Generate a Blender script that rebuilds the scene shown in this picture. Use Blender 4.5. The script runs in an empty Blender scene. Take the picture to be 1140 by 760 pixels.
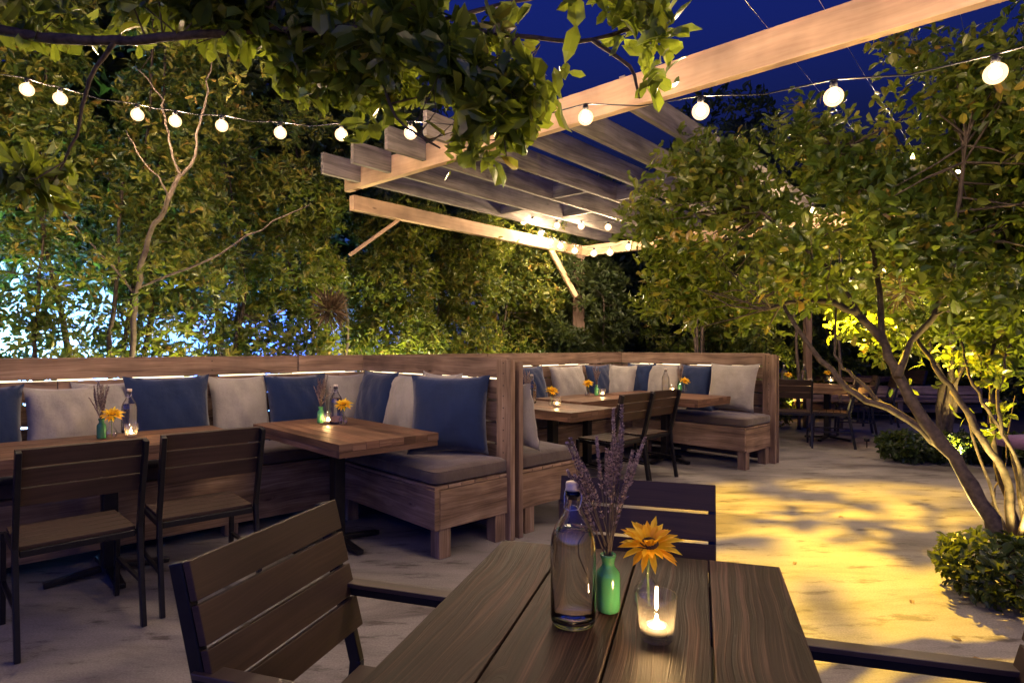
import bpy, math, random
import numpy as np
from mathutils import Vector, Matrix, Euler
random.seed(7); rng = np.random.default_rng(11)
sc = bpy.context.scene; COL = sc.collection
R = math.radians
CAMZ = 1.29; FP = 670.0; HY = 386.0
def W(px, py, d):            # a point seen at photo pixel (px,py) standing d metres ahead
    return Vector(((px-570)/FP*d, d, CAMZ-(py-HY)/FP*d))
# ------------------------------------------------------------------ materials
def newmat(name):
    m = bpy.data.materials.new(name); m.use_nodes = True
    nt = m.node_tree; nt.nodes.clear()
    out = nt.nodes.new('ShaderNodeOutputMaterial')
    return m, nt, out
def N(nt, t, **kw):
    n = nt.nodes.new(t)
    for k, v in kw.items():
        if k in n.inputs: n.inputs[k].default_value = v
        else: setattr(n, k, v)
    return n
def L(nt, a, b): nt.links.new(a, b)
def ramp(nt, fac, stops):
    r = nt.nodes.new('ShaderNodeValToRGB'); e = r.color_ramp.elements
    while len(e) < len(stops): e.new(0.5)
    for i, (p, c) in enumerate(stops):
        e[i].position = p; e[i].color = (*c, 1)
    L(nt, fac, r.inputs[0]); return r
def wood(name, dark, mid, light, rough=.6, across=22, along=1.1, knots=True, bump=.35, var=.35, spec=.35, wander=.09, blotch=.62):
    m, nt, out = newmat(name)
    uv = N(nt, 'ShaderNodeUVMap')
    geo = N(nt, 'ShaderNodeNewGeometry')
    # slow warp so the grain wanders
    mp0 = N(nt, 'ShaderNodeMapping'); mp0.inputs['Scale'].default_value = (1.6, 5, 1); L(nt, uv.outputs[0], mp0.inputs[0])
    warp = N(nt, 'ShaderNodeTexNoise', Scale=1.0, Detail=2.0); L(nt, mp0.outputs[0], warp.inputs['Vector'])
    sub = N(nt, 'ShaderNodeVectorMath', operation='SCALE'); sub.inputs['Scale'].default_value = wander; L(nt, warp.outputs['Color'], sub.inputs[0])
    add = N(nt, 'ShaderNodeVectorMath', operation='ADD'); L(nt, uv.outputs[0], add.inputs[0]); L(nt, sub.outputs[0], add.inputs[1])
    vec = add.outputs[0]
    if knots:
        mk = N(nt, 'ShaderNodeMapping'); mk.inputs['Scale'].default_value = (2.2, 6, 1); L(nt, uv.outputs[0], mk.inputs[0])
        vo = N(nt, 'ShaderNodeTexVoronoi', Scale=1.0); L(nt, mk.outputs[0], vo.inputs['Vector'])
        kr = ramp(nt, vo.outputs['Distance'], [(0, (1, 1, 1)), (.16, (0, 0, 0))])
        kd = N(nt, 'ShaderNodeVectorMath', operation='SCALE'); kd.inputs['Scale'].default_value = .05; L(nt, kr.outputs[0], kd.inputs[0])
        a2 = N(nt, 'ShaderNodeVectorMath', operation='ADD'); L(nt, vec, a2.inputs[0]); L(nt, kd.outputs[0], a2.inputs[1]); vec = a2.outputs[0]
    mp = N(nt, 'ShaderNodeMapping'); mp.inputs['Scale'].default_value = (along, across, 1); L(nt, vec, mp.inputs[0])
    g1 = N(nt, 'ShaderNodeTexNoise', Scale=1.0, Detail=6.0, Roughness=.62); L(nt, mp.outputs[0], g1.inputs['Vector'])
    mp2 = N(nt, 'ShaderNodeMapping'); mp2.inputs['Scale'].default_value = (along*3, across*6, 1); L(nt, vec, mp2.inputs[0])
    g2 = N(nt, 'ShaderNodeTexNoise', Scale=1.0, Detail=3.0); L(nt, mp2.outputs[0], g2.inputs['Vector'])
    mx = N(nt, 'ShaderNodeMix'); mx.inputs[0].default_value = .35; L(nt, g1.outputs[0], mx.inputs[2]); L(nt, g2.outputs[0], mx.inputs[3])
    rp = ramp(nt, mx.outputs[0], [(.34, dark), (.5, mid), (.66, light)])
    # per-board tint
    hv = N(nt, 'ShaderNodeMapRange'); hv.inputs[3].default_value = 1-var; hv.inputs[4].default_value = 1+var; L(nt, geo.outputs['Random Per Island'], hv.inputs[0])
    tc = N(nt, 'ShaderNodeVectorMath', operation='SCALE'); L(nt, rp.outputs[0], tc.inputs[0]); L(nt, hv.outputs[0], tc.inputs['Scale'])
    col = tc.outputs[0]
    # blotches
    pb = N(nt, 'ShaderNodeTexNoise', Scale=3.0, Detail=4.0); L(nt, uv.outputs[0], pb.inputs['Vector'])
    pr = ramp(nt, pb.outputs[0], [(.3, (blotch, blotch*.98, blotch*.98)), (.65, (1.14, 1.11, 1.08))])
    ml = N(nt, 'ShaderNodeVectorMath', operation='MULTIPLY'); L(nt, col, ml.inputs[0]); L(nt, pr.outputs[0], ml.inputs[1]); col = ml.outputs[0]
    if knots:
        k2 = ramp(nt, vo.outputs['Distance'], [(.02, (.25, .2, .18)), (.075, (1, 1, 1))])
        m3 = N(nt, 'ShaderNodeVectorMath', operation='MULTIPLY'); L(nt, col, m3.inputs[0]); L(nt, k2.outputs[0], m3.inputs[1]); col = m3.outputs[0]
    p = N(nt, 'ShaderNodeBsdfPrincipled', Roughness=rough); p.inputs['Specular IOR Level'].default_value = spec
    L(nt, col, p.inputs['Base Color'])
    rr = N(nt, 'ShaderNodeMapRange'); rr.inputs[3].default_value = rough-.12; rr.inputs[4].default_value = rough+.18; L(nt, g1.outputs[0], rr.inputs[0]); L(nt, rr.outputs[0], p.inputs['Roughness'])
    b = N(nt, 'ShaderNodeBump', Strength=bump, Distance=.004); L(nt, mx.outputs[0], b.inputs['Height']); L(nt, b.outputs[0], p.inputs['Normal'])
    L(nt, p.outputs[0], out.inputs[0]); return m
def plain(name, col, rough=.5, metal=0, bump=0, scale=40, var=.15, spec=.5, sheen=0):
    m, nt, out = newmat(name)
    tc = N(nt, 'ShaderNodeTexCoord')
    n = N(nt, 'ShaderNodeTexNoise', Scale=scale, Detail=4.0); L(nt, tc.outputs['Object'], n.inputs['Vector'])
    r = ramp(nt, n.outputs[0], [(.3, tuple(c*(1-var) for c in col)), (.7, tuple(min(1, c*(1+var)) for c in col))])
    p = N(nt, 'ShaderNodeBsdfPrincipled', Roughness=rough, Metallic=metal); p.inputs['Specular IOR Level'].default_value = spec
    if sheen: p.inputs['Sheen Weight'].default_value = sheen
    L(nt, r.outputs[0], p.inputs['Base Color'])
    if bump:
        b = N(nt, 'ShaderNodeBump', Strength=bump, Distance=.003); L(nt, n.outputs[0], b.inputs['Height']); L(nt, b.outputs[0], p.inputs['Normal'])
    L(nt, p.outputs[0], out.inputs[0]); return m
def fabric(name, col, scale=500, rough=.9):
    m, nt, out = newmat(name)
    tc = N(nt, 'ShaderNodeTexCoord')
    w1 = N(nt, 'ShaderNodeTexNoise', Scale=scale, Detail=1.0); L(nt, tc.outputs['Object'], w1.inputs['Vector'])
    w2 = N(nt, 'ShaderNodeTexNoise', Scale=7.0, Detail=4.0); L(nt, tc.outputs['Object'], w2.inputs['Vector'])
    r1 = ramp(nt, w1.outputs[0], [(.35, tuple(c*.78 for c in col)), (.65, tuple(c*1.18 for c in col))])
    r2 = ramp(nt, w2.outputs[0], [(.3, (.84, .84, .84)), (.7, (1.08, 1.08, 1.08))])
    ml = N(nt, 'ShaderNodeVectorMath', operation='MULTIPLY'); L(nt, r1.outputs[0], ml.inputs[0]); L(nt, r2.outputs[0], ml.inputs[1])
    p = N(nt, 'ShaderNodeBsdfPrincipled', Roughness=rough); p.inputs['Specular IOR Level'].default_value = .2
    p.inputs['Sheen Weight'].default_value = .25
    L(nt, ml.outputs[0], p.inputs['Base Color'])
    b = N(nt, 'ShaderNodeBump', Strength=.25, Distance=.002); L(nt, w1.outputs[0], b.inputs['Height'])
    b2 = N(nt, 'ShaderNodeBump', Strength=.5, Distance=.03); L(nt, w2.outputs[0], b2.inputs['Height']); L(nt, b.outputs[0], b2.inputs['Normal'])
    L(nt, b2.outputs[0], p.inputs['Normal'])
    L(nt, p.outputs[0], out.inputs[0]); return m
def leafmat(name, stops, rough=.42, trans=.28, tcol=(.30, .38, .03)):
    m, nt, out = newmat(name)
    a = N(nt, 'ShaderNodeAttribute', attribute_name='rnd')
    r = ramp(nt, a.outputs['Fac'], stops)
    p = N(nt, 'ShaderNodeBsdfPrincipled', Roughness=rough); p.inputs['Specular IOR Level'].default_value = .4
    L(nt, r.outputs[0], p.inputs['Base Color'])
    t = N(nt, 'ShaderNodeBsdfTranslucent'); t.inputs[0].default_value = (*tcol, 1)
    mx = N(nt, 'ShaderNodeMixShader'); mx.inputs[0].default_value = trans
    L(nt, p.outputs[0], mx.inputs[1]); L(nt, t.outputs[0], mx.inputs[2]); L(nt, mx.outputs[0], out.inputs[0]); return m
def emit(name, col, s):
    m, nt, out = newmat(name)
    e = N(nt, 'ShaderNodeEmission', Strength=s); e.inputs[0].default_value = (*col, 1)
    L(nt, e.outputs[0], out.inputs[0]); return m
def thinglass(name, tint=(1, 1, 1), gl=.10, haze=0):
    m, nt, out = newmat(name)
    t = N(nt, 'ShaderNodeBsdfTransparent'); t.inputs[0].default_value = (*tint, 1)
    g = N(nt, 'ShaderNodeBsdfGlossy', Roughness=.03)
    lw = N(nt, 'ShaderNodeLayerWeight', Blend=.35)
    ad = N(nt, 'ShaderNodeMath', operation='MULTIPLY_ADD'); ad.inputs[1].default_value = .62; ad.inputs[2].default_value = gl*.8
    L(nt, lw.outputs['Facing'], ad.inputs[0])
    pw = N(nt, 'ShaderNodeMath', operation='POWER'); pw.inputs[1].default_value = 1.8; L(nt, ad.outputs[0], pw.inputs[0])
    mx = N(nt, 'ShaderNodeMixShader'); L(nt, pw.outputs[0], mx.inputs[0]); L(nt, t.outputs[0], mx.inputs[1]); L(nt, g.outputs[0], mx.inputs[2])
    if haze:
        df = N(nt, 'ShaderNodeBsdfTranslucent'); df.inputs[0].default_value = (.95, .92, .85, 1)
        m2 = N(nt, 'ShaderNodeMixShader'); m2.inputs[0].default_value = haze; L(nt, mx.outputs[0], m2.inputs[1]); L(nt, df.outputs[0], m2.inputs[2]); mx = m2
    L(nt, mx.outputs[0], out.inputs[0]); return m
def glass(name, col=(1, 1, 1), ior=1.45, rough=0):
    m, nt, out = newmat(name)
    g = N(nt, 'ShaderNodeBsdfGlass', Roughness=rough, IOR=ior); g.inputs[0].default_value = (*col, 1)
    L(nt, g.outputs[0], out.inputs[0]); return m

M = dict(
 fence=wood('fence_lumber', (.085, .053, .036), (.22, .145, .098), (.34, .245, .18), rough=.75, across=16, var=.3, bump=.6),
 bench=wood('bench_lumber', (.09, .056, .034), (.26, .172, .108), (.43, .315, .22), rough=.75, across=15, var=.32, bump=.6),
 table=wood('butcher_block', (.06, .030, .020), (.145, .078, .048), (.25, .155, .105), rough=.5, across=18, var=.4, knots=False),
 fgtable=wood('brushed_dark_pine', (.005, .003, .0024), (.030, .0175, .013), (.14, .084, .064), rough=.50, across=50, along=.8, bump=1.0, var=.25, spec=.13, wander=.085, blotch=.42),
 slat=wood('chair_slat', (.026, .0145, .0105), (.040, .023, .0165), (.055, .032, .023), rough=.55, across=40, knots=False, bump=.12, var=.08),
 beam=wood('painted_beam', (.38, .25, .15), (.48, .33, .20), (.54, .39, .25), rough=.6, across=9, knots=True, bump=.3, var=.05),
 rafter=wood('weathered_rafter', (.09, .078, .065), (.20, .178, .155), (.33, .30, .27), rough=.75, across=12, var=.3),
 steel=plain('black_steel', (.018, .018, .022), .38, .6, scale=25),
 arm=plain('dark_arm', (.05, .034, .028), .4, 0),
 blue=fabric('navy_canvas', (.006, .017, .062)),
 grey=fabric('oatmeal_canvas', (.27, .25, .225)),
 seat=fabric('brown_cushion', (.095, .073, .060)),
 purple=fabric('purple_cloth', (.10, .05, .12)),
 nail=plain('nail', (.03, .025, .02), .5, .8),
 bark=plain('bark', (.058, .041, .028), .85, 0, bump=1, scale=34, var=.6),
 palebark=plain('pale_bark', (.095, .07, .052), .85, 0, bump=.8, scale=28, var=.35),
 leaf=leafmat('hedge_leaf', [(0, (.010, .024, .005)), (.35, (.040, .070, .010)), (.65, (.13, .135, .018)), (.9, (.22, .19, .03)), (1, (.28, .16, .035))]),
 bigleaf=leafmat('glossy_leaf', [(0, (.014, .032, .006)), (.4, (.050, .085, .012)), (.72, (.135, .155, .022)), (.92, (.26, .22, .03)), (1, (.30, .18, .035))], rough=.28, trans=.33),
 darkleaf=leafmat('shrub_leaf', [(0, (.006, .016, .005)), (.6, (.020, .040, .010)), (1, (.05, .075, .02))], rough=.4, trans=.15),
 farleaf=leafmat('far_leaf', [(0, (.006, .013, .004)), (.6, (.018, .032, .008)), (1, (.045, .06, .015))], rough=.5, trans=.2),
 dryleaf=leafmat('dry_leaf', [(0, (.03, .018, .01)), (.6, (.085, .055, .03)), (1, (.22, .15, .08))], rough=.6, trans=.2, tcol=(.3, .2, .08)),
 greengl=None,
 glassthin=thinglass('clear_thin_glass', gl=.15),
 bottlethin=thinglass('bottle_thin_glass', gl=.12),
 holderglass=thinglass('candle_tumbler', gl=.20, haze=.02),
 glass=glass('bottle_glass', (1, 1, .985)),
 water=glass('water', (1, .99, .95), 1.333),
 wax=plain('white_wax', (.85, .78, .62), .5),
 tin=plain('tealight_tin', (.6, .6, .6), .3, 1),
 cork=plain('pale_stopper', (.72, .62, .47), .7, 0, bump=.5, scale=120),
 flame=emit('candle_flame', (1, .58, .22), 1500),
 bulb=emit('bulb_glow', (1, .70, .43), 3300),
 bulbfar=emit('bulb_glow_far', (1, .72, .45), 2300),
 led=emit('led_strip', (1, .80, .50), 2.6),
 cable=plain('black_cable', (.012, .012, .012), .5),
 stem=plain('green_stem', (.07, .12, .03), .5),
 drystem=plain('dry_stem', (.11, .085, .055), .8),
 bud=leafmat('lavender_bud', [(0, (.10, .075, .075)), (.5, (.32, .25, .225)), (1, (.60, .48, .42))], rough=.8, trans=.1, tcol=(.3, .2, .3)),
 petal=leafmat('sunflower_petal', [(0, (.78, .40, .01)), (.5, (.88, .64, .015)), (1, (.90, .74, .04))], rough=.5, trans=.35, tcol=(.9, .45, .02)),
 disc=plain('flower_disc', (.05, .025, .012), .9, 0, bump=1, scale=300),
)
# translucent green glaze of the little bottles
m, nt, out = newmat('green_glass'); p = N(nt, 'ShaderNodeBsdfPrincipled', Roughness=.12)
p.inputs['Base Color'].default_value = (.09, .36, .15, 1); p.inputs['Transmission Weight'].default_value = .35; p.inputs['Specular IOR Level'].default_value = .7
p.inputs['Subsurface Weight'].default_value = .2
L(nt, p.outputs[0], out.inputs[0]); M['greengl'] = m
# concrete
m, nt, out = newmat('stained_concrete')
tc = N(nt, 'ShaderNodeTexCoord')
mpp = N(nt, 'ShaderNodeMapping'); mpp.inputs['Rotation'].default_value = (0, 0, R(-20)); mpp.inputs['Scale'].default_value = (.6, 1.9, 1); L(nt, tc.outputs['Object'], mpp.inputs[0])
n1 = N(nt, 'ShaderNodeTexNoise', Scale=1.1, Detail=9.0, Roughness=.62, Distortion=.9); L(nt, mpp.outputs[0], n1.inputs['Vector'])
n2 = N(nt, 'ShaderNodeTexNoise', Scale=5.0, Detail=8.0, Roughness=.7); L(nt, mpp.outputs[0], n2.inputs['Vector'])
n3 = N(nt, 'ShaderNodeTexNoise', Scale=120.0, Detail=3.0); L(nt, tc.outputs['Object'], n3.inputs['Vector'])
r1 = ramp(nt, n1.outputs[0], [(.36, (.11, .098, .092)), (.46, (.205, .192, .182)), (.62, (.27, .255, .243))])
r2 = ramp(nt, n2.outputs[0], [(.36, (.38, .35, .33)), (.44, (.93, .93, .93)), (.68, (1.12, 1.1, 1.08))])
r3 = ramp(nt, n3.outputs[0], [(.3, (.74, .74, .74)), (.7, (1.14, 1.14, 1.14))])
a = N(nt, 'ShaderNodeVectorMath', operation='MULTIPLY'); L(nt, r1.outputs[0], a.inputs[0]); L(nt, r2.outputs[0], a.inputs[1])
b = N(nt, 'ShaderNodeVectorMath', operation='MULTIPLY'); L(nt, a.outputs[0], b.inputs[0]); L(nt, r3.outputs[0], b.inputs[1])
p = N(nt, 'ShaderNodeBsdfPrincipled', Roughness=.62); L(nt, b.outputs[0], p.inputs['Base Color']); p.inputs['Specular IOR Level'].default_value = .35
rr = N(nt, 'ShaderNodeMapRange'); rr.inputs[3].default_value = .42; rr.inputs[4].default_value = .8; L(nt, n1.outputs[0], rr.inputs[0]); L(nt, rr.outputs[0], p.inputs['Roughness'])
bu = N(nt, 'ShaderNodeBump', Strength=.3, Distance=.004); L(nt, n2.outputs[0], bu.inputs['Height']); L(nt, bu.outputs[0], p.inputs['Normal'])
L(nt, p.outputs[0], out.inputs[0]); M['concrete'] = m
wm = M['water'].node_tree; wo = [n for n in wm.nodes if n.type == 'OUTPUT_MATERIAL'][0]; wg = [n for n in wm.nodes if n.type == 'BSDF_GLASS'][0]
wt = wm.nodes.new('ShaderNodeBsdfTransparent'); wt.inputs[0].default_value = (1, .985, .94, 1); wx = wm.nodes.new('ShaderNodeMixShader'); wx.inputs[0].default_value = 1.0
wm.links.new(wt.outputs[0], wx.inputs[1]); wm.links.new(wg.outputs[0], wx.inputs[2]); wm.links.new(wx.outputs[0], wo.inputs[0])
M['soil'] = plain('soil', (.05, .035, .022), .95, 0, bump=1, scale=12, var=.5)
M['bluewall'] = plain('pale_blue_stucco', (.55, .66, .80), .9, 0, bump=.2, scale=6, var=.12)

# ------------------------------------------------------------------ mesh helpers
class MB:
    def __init__(s): s.v = []; s.f = []; s.uv = []; s.sm = []
    def face(s, idx, uvs=None, smooth=False):
        s.f.append(idx); s.uv.append(uvs or [(0, 0)]*len(idx)); s.sm.append(smooth)
    def obox(s, c, h, rot=None, grain=0, taper=None):
        c = Vector(c); rot = rot or Matrix.Identity(3)
        b = len(s.v); loc = []
        for i in (-1, 1):
            for j in (-1, 1):
                for k in (-1, 1):
                    p = Vector((i*h[0], j*h[1], k*h[2])); loc.append(p); s.v.append(c+rot@p)
        fs = [((0, 1, 3, 2), 0), ((4, 6, 7, 5), 0), ((0, 4, 5, 1), 1), ((2, 3, 7, 6), 1), ((0, 2, 6, 4), 2), ((1, 5, 7, 3), 2)]
        o = (random.uniform(0, 40), random.uniform(0, 40))
        for f, ax in fs:
            rest = [x for x in (0, 1, 2) if x != ax]
            ga = grain if grain in rest else rest[0]
            ot = [x for x in rest if x != ga][0]
            k = .3 if ax == grain else 1
            s.face([b+i for i in f], [(loc[i][ga]*k+o[0], loc[i][ot]+o[1]+ax*.37) for i in f])
    def box(s, x0, x1, y0, y1, z0, z1, grain=0):
        s.obox(((x0+x1)/2, (y0+y1)/2, (z0+z1)/2), ((x1-x0)/2, (y1-y0)/2, (z1-z0)/2), None, grain)
    def bar(s, a, b, w, t, up=(0, 0, 1)):      # rectangular bar from a to b, w across, t along up
        a = Vector(a); b = Vector(b); d = (b-a); l = d.length; x = d/l; z = Vector(up); y = z.cross(x)
        if y.length < 1e-4: y = Vector((0, 1, 0)).cross(x)
        y.normalize(); z = x.cross(y)
        s.obox((a+b)/2, (l/2, w/2, t/2), Matrix((x, y, z)).transposed(), 0)
    def tube(s, pts, rad, n=8, cap=True):
        pts = [Vector(p) for p in pts]; b = len(s.v); k = len(pts)
        if not isinstance(rad, (list, tuple)): rad = [rad]*k
        t0 = (pts[1]-pts[0]).normalized(); ref = Vector((0, 0, 1)) if abs(t0.z) < .9 else Vector((1, 0, 0))
        x = t0.cross(ref).normalized()
        for i, p in enumerate(pts):
            t = (pts[min(i+1, k-1)]-pts[max(i-1, 0)]).normalized()
            x = (x-t*x.dot(t)).normalized(); y = t.cross(x)
            for j in range(n):
                a = 2*math.pi*j/n; s.v.append(p+(x*math.cos(a)+y*math.sin(a))*rad[i])
        for i in range(k-1):
            for j in range(n):
                j2 = (j+1) % n
                s.face([b+i*n+j, b+i*n+j2, b+(i+1)*n+j2, b+(i+1)*n+j], None, True)
        if cap:
            s.face([b+j for j in range(n)][::-1]); s.face([b+(k-1)*n+j for j in range(n)])
    def lathe(s, prof, n=28, c=(0, 0, 0), closed=False):
        b = len(s.v); k = len(prof)
        for r, z in prof:
            for j in range(n):
                a = 2*math.pi*j/n; s.v.append(Vector((c[0]+r*math.cos(a), c[1]+r*math.sin(a), c[2]+z)))
        for i in range(k-1 if not closed else k):
            i2 = (i+1) % k
            for j in range(n):
                j2 = (j+1) % n
                s.face([b+i*n+j, b+i*n+j2, b+i2*n+j2, b+i2*n+j], None, True)
        if not closed:
            s.face([b+j for j in range(n)][::-1]); s.face([b+(k-1)*n+j for j in range(n)])
    def build(s, name, mat, parent=None, bevel=0, loc=None):
        me = bpy.data.meshes.new(name); me.from_pydata([tuple(v) for v in s.v], [], s.f); 
        u = me.uv_layers.new(name='UVMap'); u.data.foreach_set('uv', [c for f in s.uv for q in f for c in q])
        me.polygons.foreach_set('use_smooth', s.sm); me.materials.append(mat); me.update()
        o = bpy.data.objects.new(name, me); COL.objects.link(o); o.parent = parent
        if loc is not None: o.location = loc
        if bevel:
            bm = o.modifiers.new('bevel', 'BEVEL'); bm.width = bevel; bm.segments = 2; bm.limit_method = 'ANGLE'
        return o
LABELS = set()
def tag(o, label, cat, group=None):
    o['label'] = label; o['category'] = cat
    if group: o['group'] = group
    return o
def thing(name, label, cat, loc=(0, 0, 0), rz=0, group=None):
    o = bpy.data.objects.new(name, None); o.empty_display_size = .1; COL.objects.link(o)
    o.location = loc; o.rotation_euler = (0, 0, rz); return tag(o, label, cat, group)
def copy_tree(o, parent=None, top=True):
    c = o.copy(); COL.objects.link(c); c.parent = parent
    for ch in o.children: copy_tree(ch, c)
    return c
def place(proto, state, loc, rz, label, group=None):
    o = proto if not state.get(proto.name) else copy_tree(proto)
    state[proto.name] = True
    o.location = loc; o.rotation_euler = (0, 0, rz); o['label'] = label
    if group: o['group'] = group
    return o
STATE = {}
def raw_mesh(name, V, F, mat, parent=None, smooth=False, rnd=None):
    """V (n,3); F list of (k,width) int arrays"""
    me = bpy.data.meshes.new(name)
    me.vertices.add(len(V)); me.vertices.foreach_set('co', V.astype(np.float32).ravel())
    tot = np.concatenate([f.ravel() for f in F]); sizes = np.concatenate([np.full(len(f), f.shape[1]) for f in F])
    me.loops.add(len(tot)); me.loops.foreach_set('vertex_index', tot.astype(np.int32))
    starts = np.concatenate([[0], np.cumsum(sizes)[:-1]])
    me.polygons.add(len(sizes)); me.polygons.foreach_set('loop_start', starts.astype(np.int32))
    me.polygons.foreach_set('use_smooth', np.full(len(sizes), smooth))
    if rnd is not None:
        at = me.attributes.new('rnd', 'FLOAT', 'POINT'); at.data.foreach_set('value', rnd.astype(np.float32))
    me.materials.append(mat); me.update(calc_edges=True)
    o = bpy.data.objects.new(name, me); COL.objects.link(o); o.parent = parent; return o
def nrm(a): return a/np.maximum(np.linalg.norm(a, axis=1, keepdims=True), 1e-9)
def leaves(name, P, D, Nn, ln, wd, mat, parent=None, curv=.18, fold=.22, val=None, rounded=False):
    """leaf blades: P base points, D directions, Nn normals, ln lengths, wd half widths"""
    n = len(P); D = nrm(D); S = nrm(np.cross(D, Nn)); Nn = np.cross(S, D)
    ln = ln[:, None]; wd = wd[:, None]; curv = np.asarray(curv).reshape(-1, 1)
    a1, a2 = (.34, .70); w1, w2 = (.92, .82)
    if rounded: a1, a2, w1, w2 = .36, .78, .80, .95
    M1 = P+D*ln*a1-Nn*ln*curv*a1*a1; M2 = P+D*ln*a2-Nn*ln*curv*a2*a2; T = P+D*ln-Nn*ln*curv
    V = np.stack([P, M1+S*wd*w1+Nn*wd*fold*2, M1, M1-S*wd*w1+Nn*wd*fold*2, M2+S*wd*w2+Nn*wd*fold*2, M2, M2-S*wd*w2+Nn*wd*fold*2, T], 1).reshape(-1, 3)
    b = (np.arange(n)*8)[:, None]
    tri = np.concatenate([b+np.array(x) for x in ([[0, 2, 1]], [[0, 3, 2]], [[4, 5, 7]], [[5, 6, 7]])])
    quad = np.concatenate([b+np.array(x) for x in ([[1, 2, 5, 4]], [[2, 3, 6, 5]])])
    if val is None: val = rng.random(n)
    return raw_mesh(name, V, [tri, quad], mat, parent, False, np.repeat(val, 8))
def clump(p):   # slow noise in space, about -1..1
    return (np.sin(p[:, 0]*3.1+p[:, 2]*2.3+1.3)+np.sin(p[:, 1]*3.7-p[:, 2]*3.3+.4)+np.sin(p[:, 0]*6.3-p[:, 1]*5.1+p[:, 2]*5.9))/3
def sample_blobs(blobs, n, shell=.55, thr=-.35, fuzz=0):
    vol = np.array([b[1][0]*b[1][1]*b[1][2] for b in blobs])**.8; cnt = (vol/vol.sum()*n*1.6).astype(int)+1
    out = []
    for (c, r), k in zip(blobs, cnt):
        d = nrm(rng.normal(size=(k, 3))); rad = rng.random(k)**(1/3)*(1-shell)+shell*rng.random(k)**.15
        p = np.array(c)+d*np.array(r)*rad[:, None]; out.append(np.concatenate([p, d], 1))
    q = np.concatenate(out); rng.shuffle(q)
    if fuzz: q[:, :3] += rng.normal(size=(len(q), 3))*fuzz
    keep = clump(q[:, :3])+rng.normal(size=len(q))*.25 > thr
    q = q[keep][:n]; return q[:, :3], q[:, 3:]
def rosettes(name, tips, dirs, per, ln, mat, parent, up=.5, spread=(30, 85), ratio=.2, jit=.0, curv=.18, tone=.5):
    k = len(tips); ax = nrm(dirs*.7+np.array([0, 0, up])+rng.normal(size=(k, 3))*.35)
    P = np.repeat(tips, per, 0); A = np.repeat(ax, per, 0); n = len(P)
    r = nrm(np.cross(A, rng.normal(size=(n, 3)))); ph = np.radians(rng.uniform(spread[0], spread[1], n))[:, None]
    D = A*np.cos(ph)+r*np.sin(ph)
    Nn = A*np.sin(ph)-r*np.cos(ph)+rng.normal(size=(n, 3))*.25
    P = P+D*.01-A*rng.random((n, 1))*ln*.7+rng.normal(size=(n, 3))*jit
    l = ln*rng.uniform(.42, 1.2, n)
    base = np.repeat(rng.normal(size=k)*.17+tone+clump(tips*1.3)*.12, per)
    val = np.clip(base+rng.normal(size=n)*.16, 0, 1)
    return leaves(name, P, D, Nn, l, l*ratio*rng.uniform(.8, 1.2, n), mat, parent, curv=curv*rng.uniform(-.6, 2.8, n), fold=rng.uniform(.05, .5, n)[:, None], val=val, rounded=(mat is M['bigleaf']))
def limb(mb, pts, r0, r1, n=8, wob=.01):
    pts = [Vector(p) for p in pts]; res = []
    for i in range(len(pts)-1):
        p0 = pts[max(i-1, 0)]; p1 = pts[i]; p2 = pts[i+1]; p3 = pts[min(i+2, len(pts)-1)]
        for s in range(4):
            t = s/4
            res.append(.5*((2*p1)+(p2-p0)*t+(2*p0-5*p1+4*p2-p3)*t*t+(3*p1-p0-3*p2+p3)*t**3)+Vector([random.uniform(-wob, wob) for _ in range(3)]))
    res.append(pts[-1]); k = len(res)
    mb.tube(res, [(r0+(r1-r0)*i/(k-1))*random.uniform(.88, 1.12) for i in range(k)], n)
    return res
def twigs(mb, roots, tips, n, r=.006):
    for i in range(n):
        t = Vector(tips[random.randrange(len(tips))]); a = min(roots, key=lambda q: (Vector(q)-t).length+random.uniform(0, .3)); a = Vector(a)
        m = (a+t)/2+Vector([random.uniform(-.08, .08) for _ in range(3)])
        mb.tube([a, m, t], [r, r*.7, r*.3], 4, False)

# ------------------------------------------------------------------ frames of the place
A1 = R(43.5); P1 = Vector((.012, 4.06, 0))
U = Vector((math.cos(A1), math.sin(A1), 0)); V_ = Vector((-math.sin(A1), math.cos(A1), 0))
def F(u, v, z=0): return P1+U*u+V_*v+Vector((0, 0, z))
def uv_at(px, fixed_v=None, fixed_u=None):    # position along a wall where the photo column px meets it
    r = (px-570)/FP
    if fixed_v is not None:
        b = P1+V_*fixed_v; return (r*b.y-b.x)/(U.x-r*U.y)
    b = P1+U*fixed_u; return (r*b.y-b.x)/(V_.x-r*V_.y)
U2 = 3.925; VB = 2.0

# ---- setting
g = MB(); g.box(-60, 60, -30, 90, -.2, -.012); o = g.build('ground', M['soil']); o['kind'] = 'structure'
g = MB()
pts = [(-9, -6), (7.5, -6), (7.5, 14), (-9, 14)]
g.v = [Vector((x, y, 0)) for x, y in pts]; g.face([0, 1, 2, 3]); o = g.build('patio_floor', M['concrete']); o['kind'] = 'structure'
g = MB()   # saw-cut joints
for s in (-1.9,):
    a = F(s-1.2, -6); b = F(s-1.2, 1.3)
    g.bar((a.x, a.y, .0005), (b.x, b.y, .0005), .006, .002)
for s in (-1.55,):
    a = F(-6, s); b = F(.6, s); g.bar((a.x, a.y, .0006), (b.x, b.y, .0006), .006, .002)
o = g.build('floor_joint', M['nail']); o['kind'] = 'structure'

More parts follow.
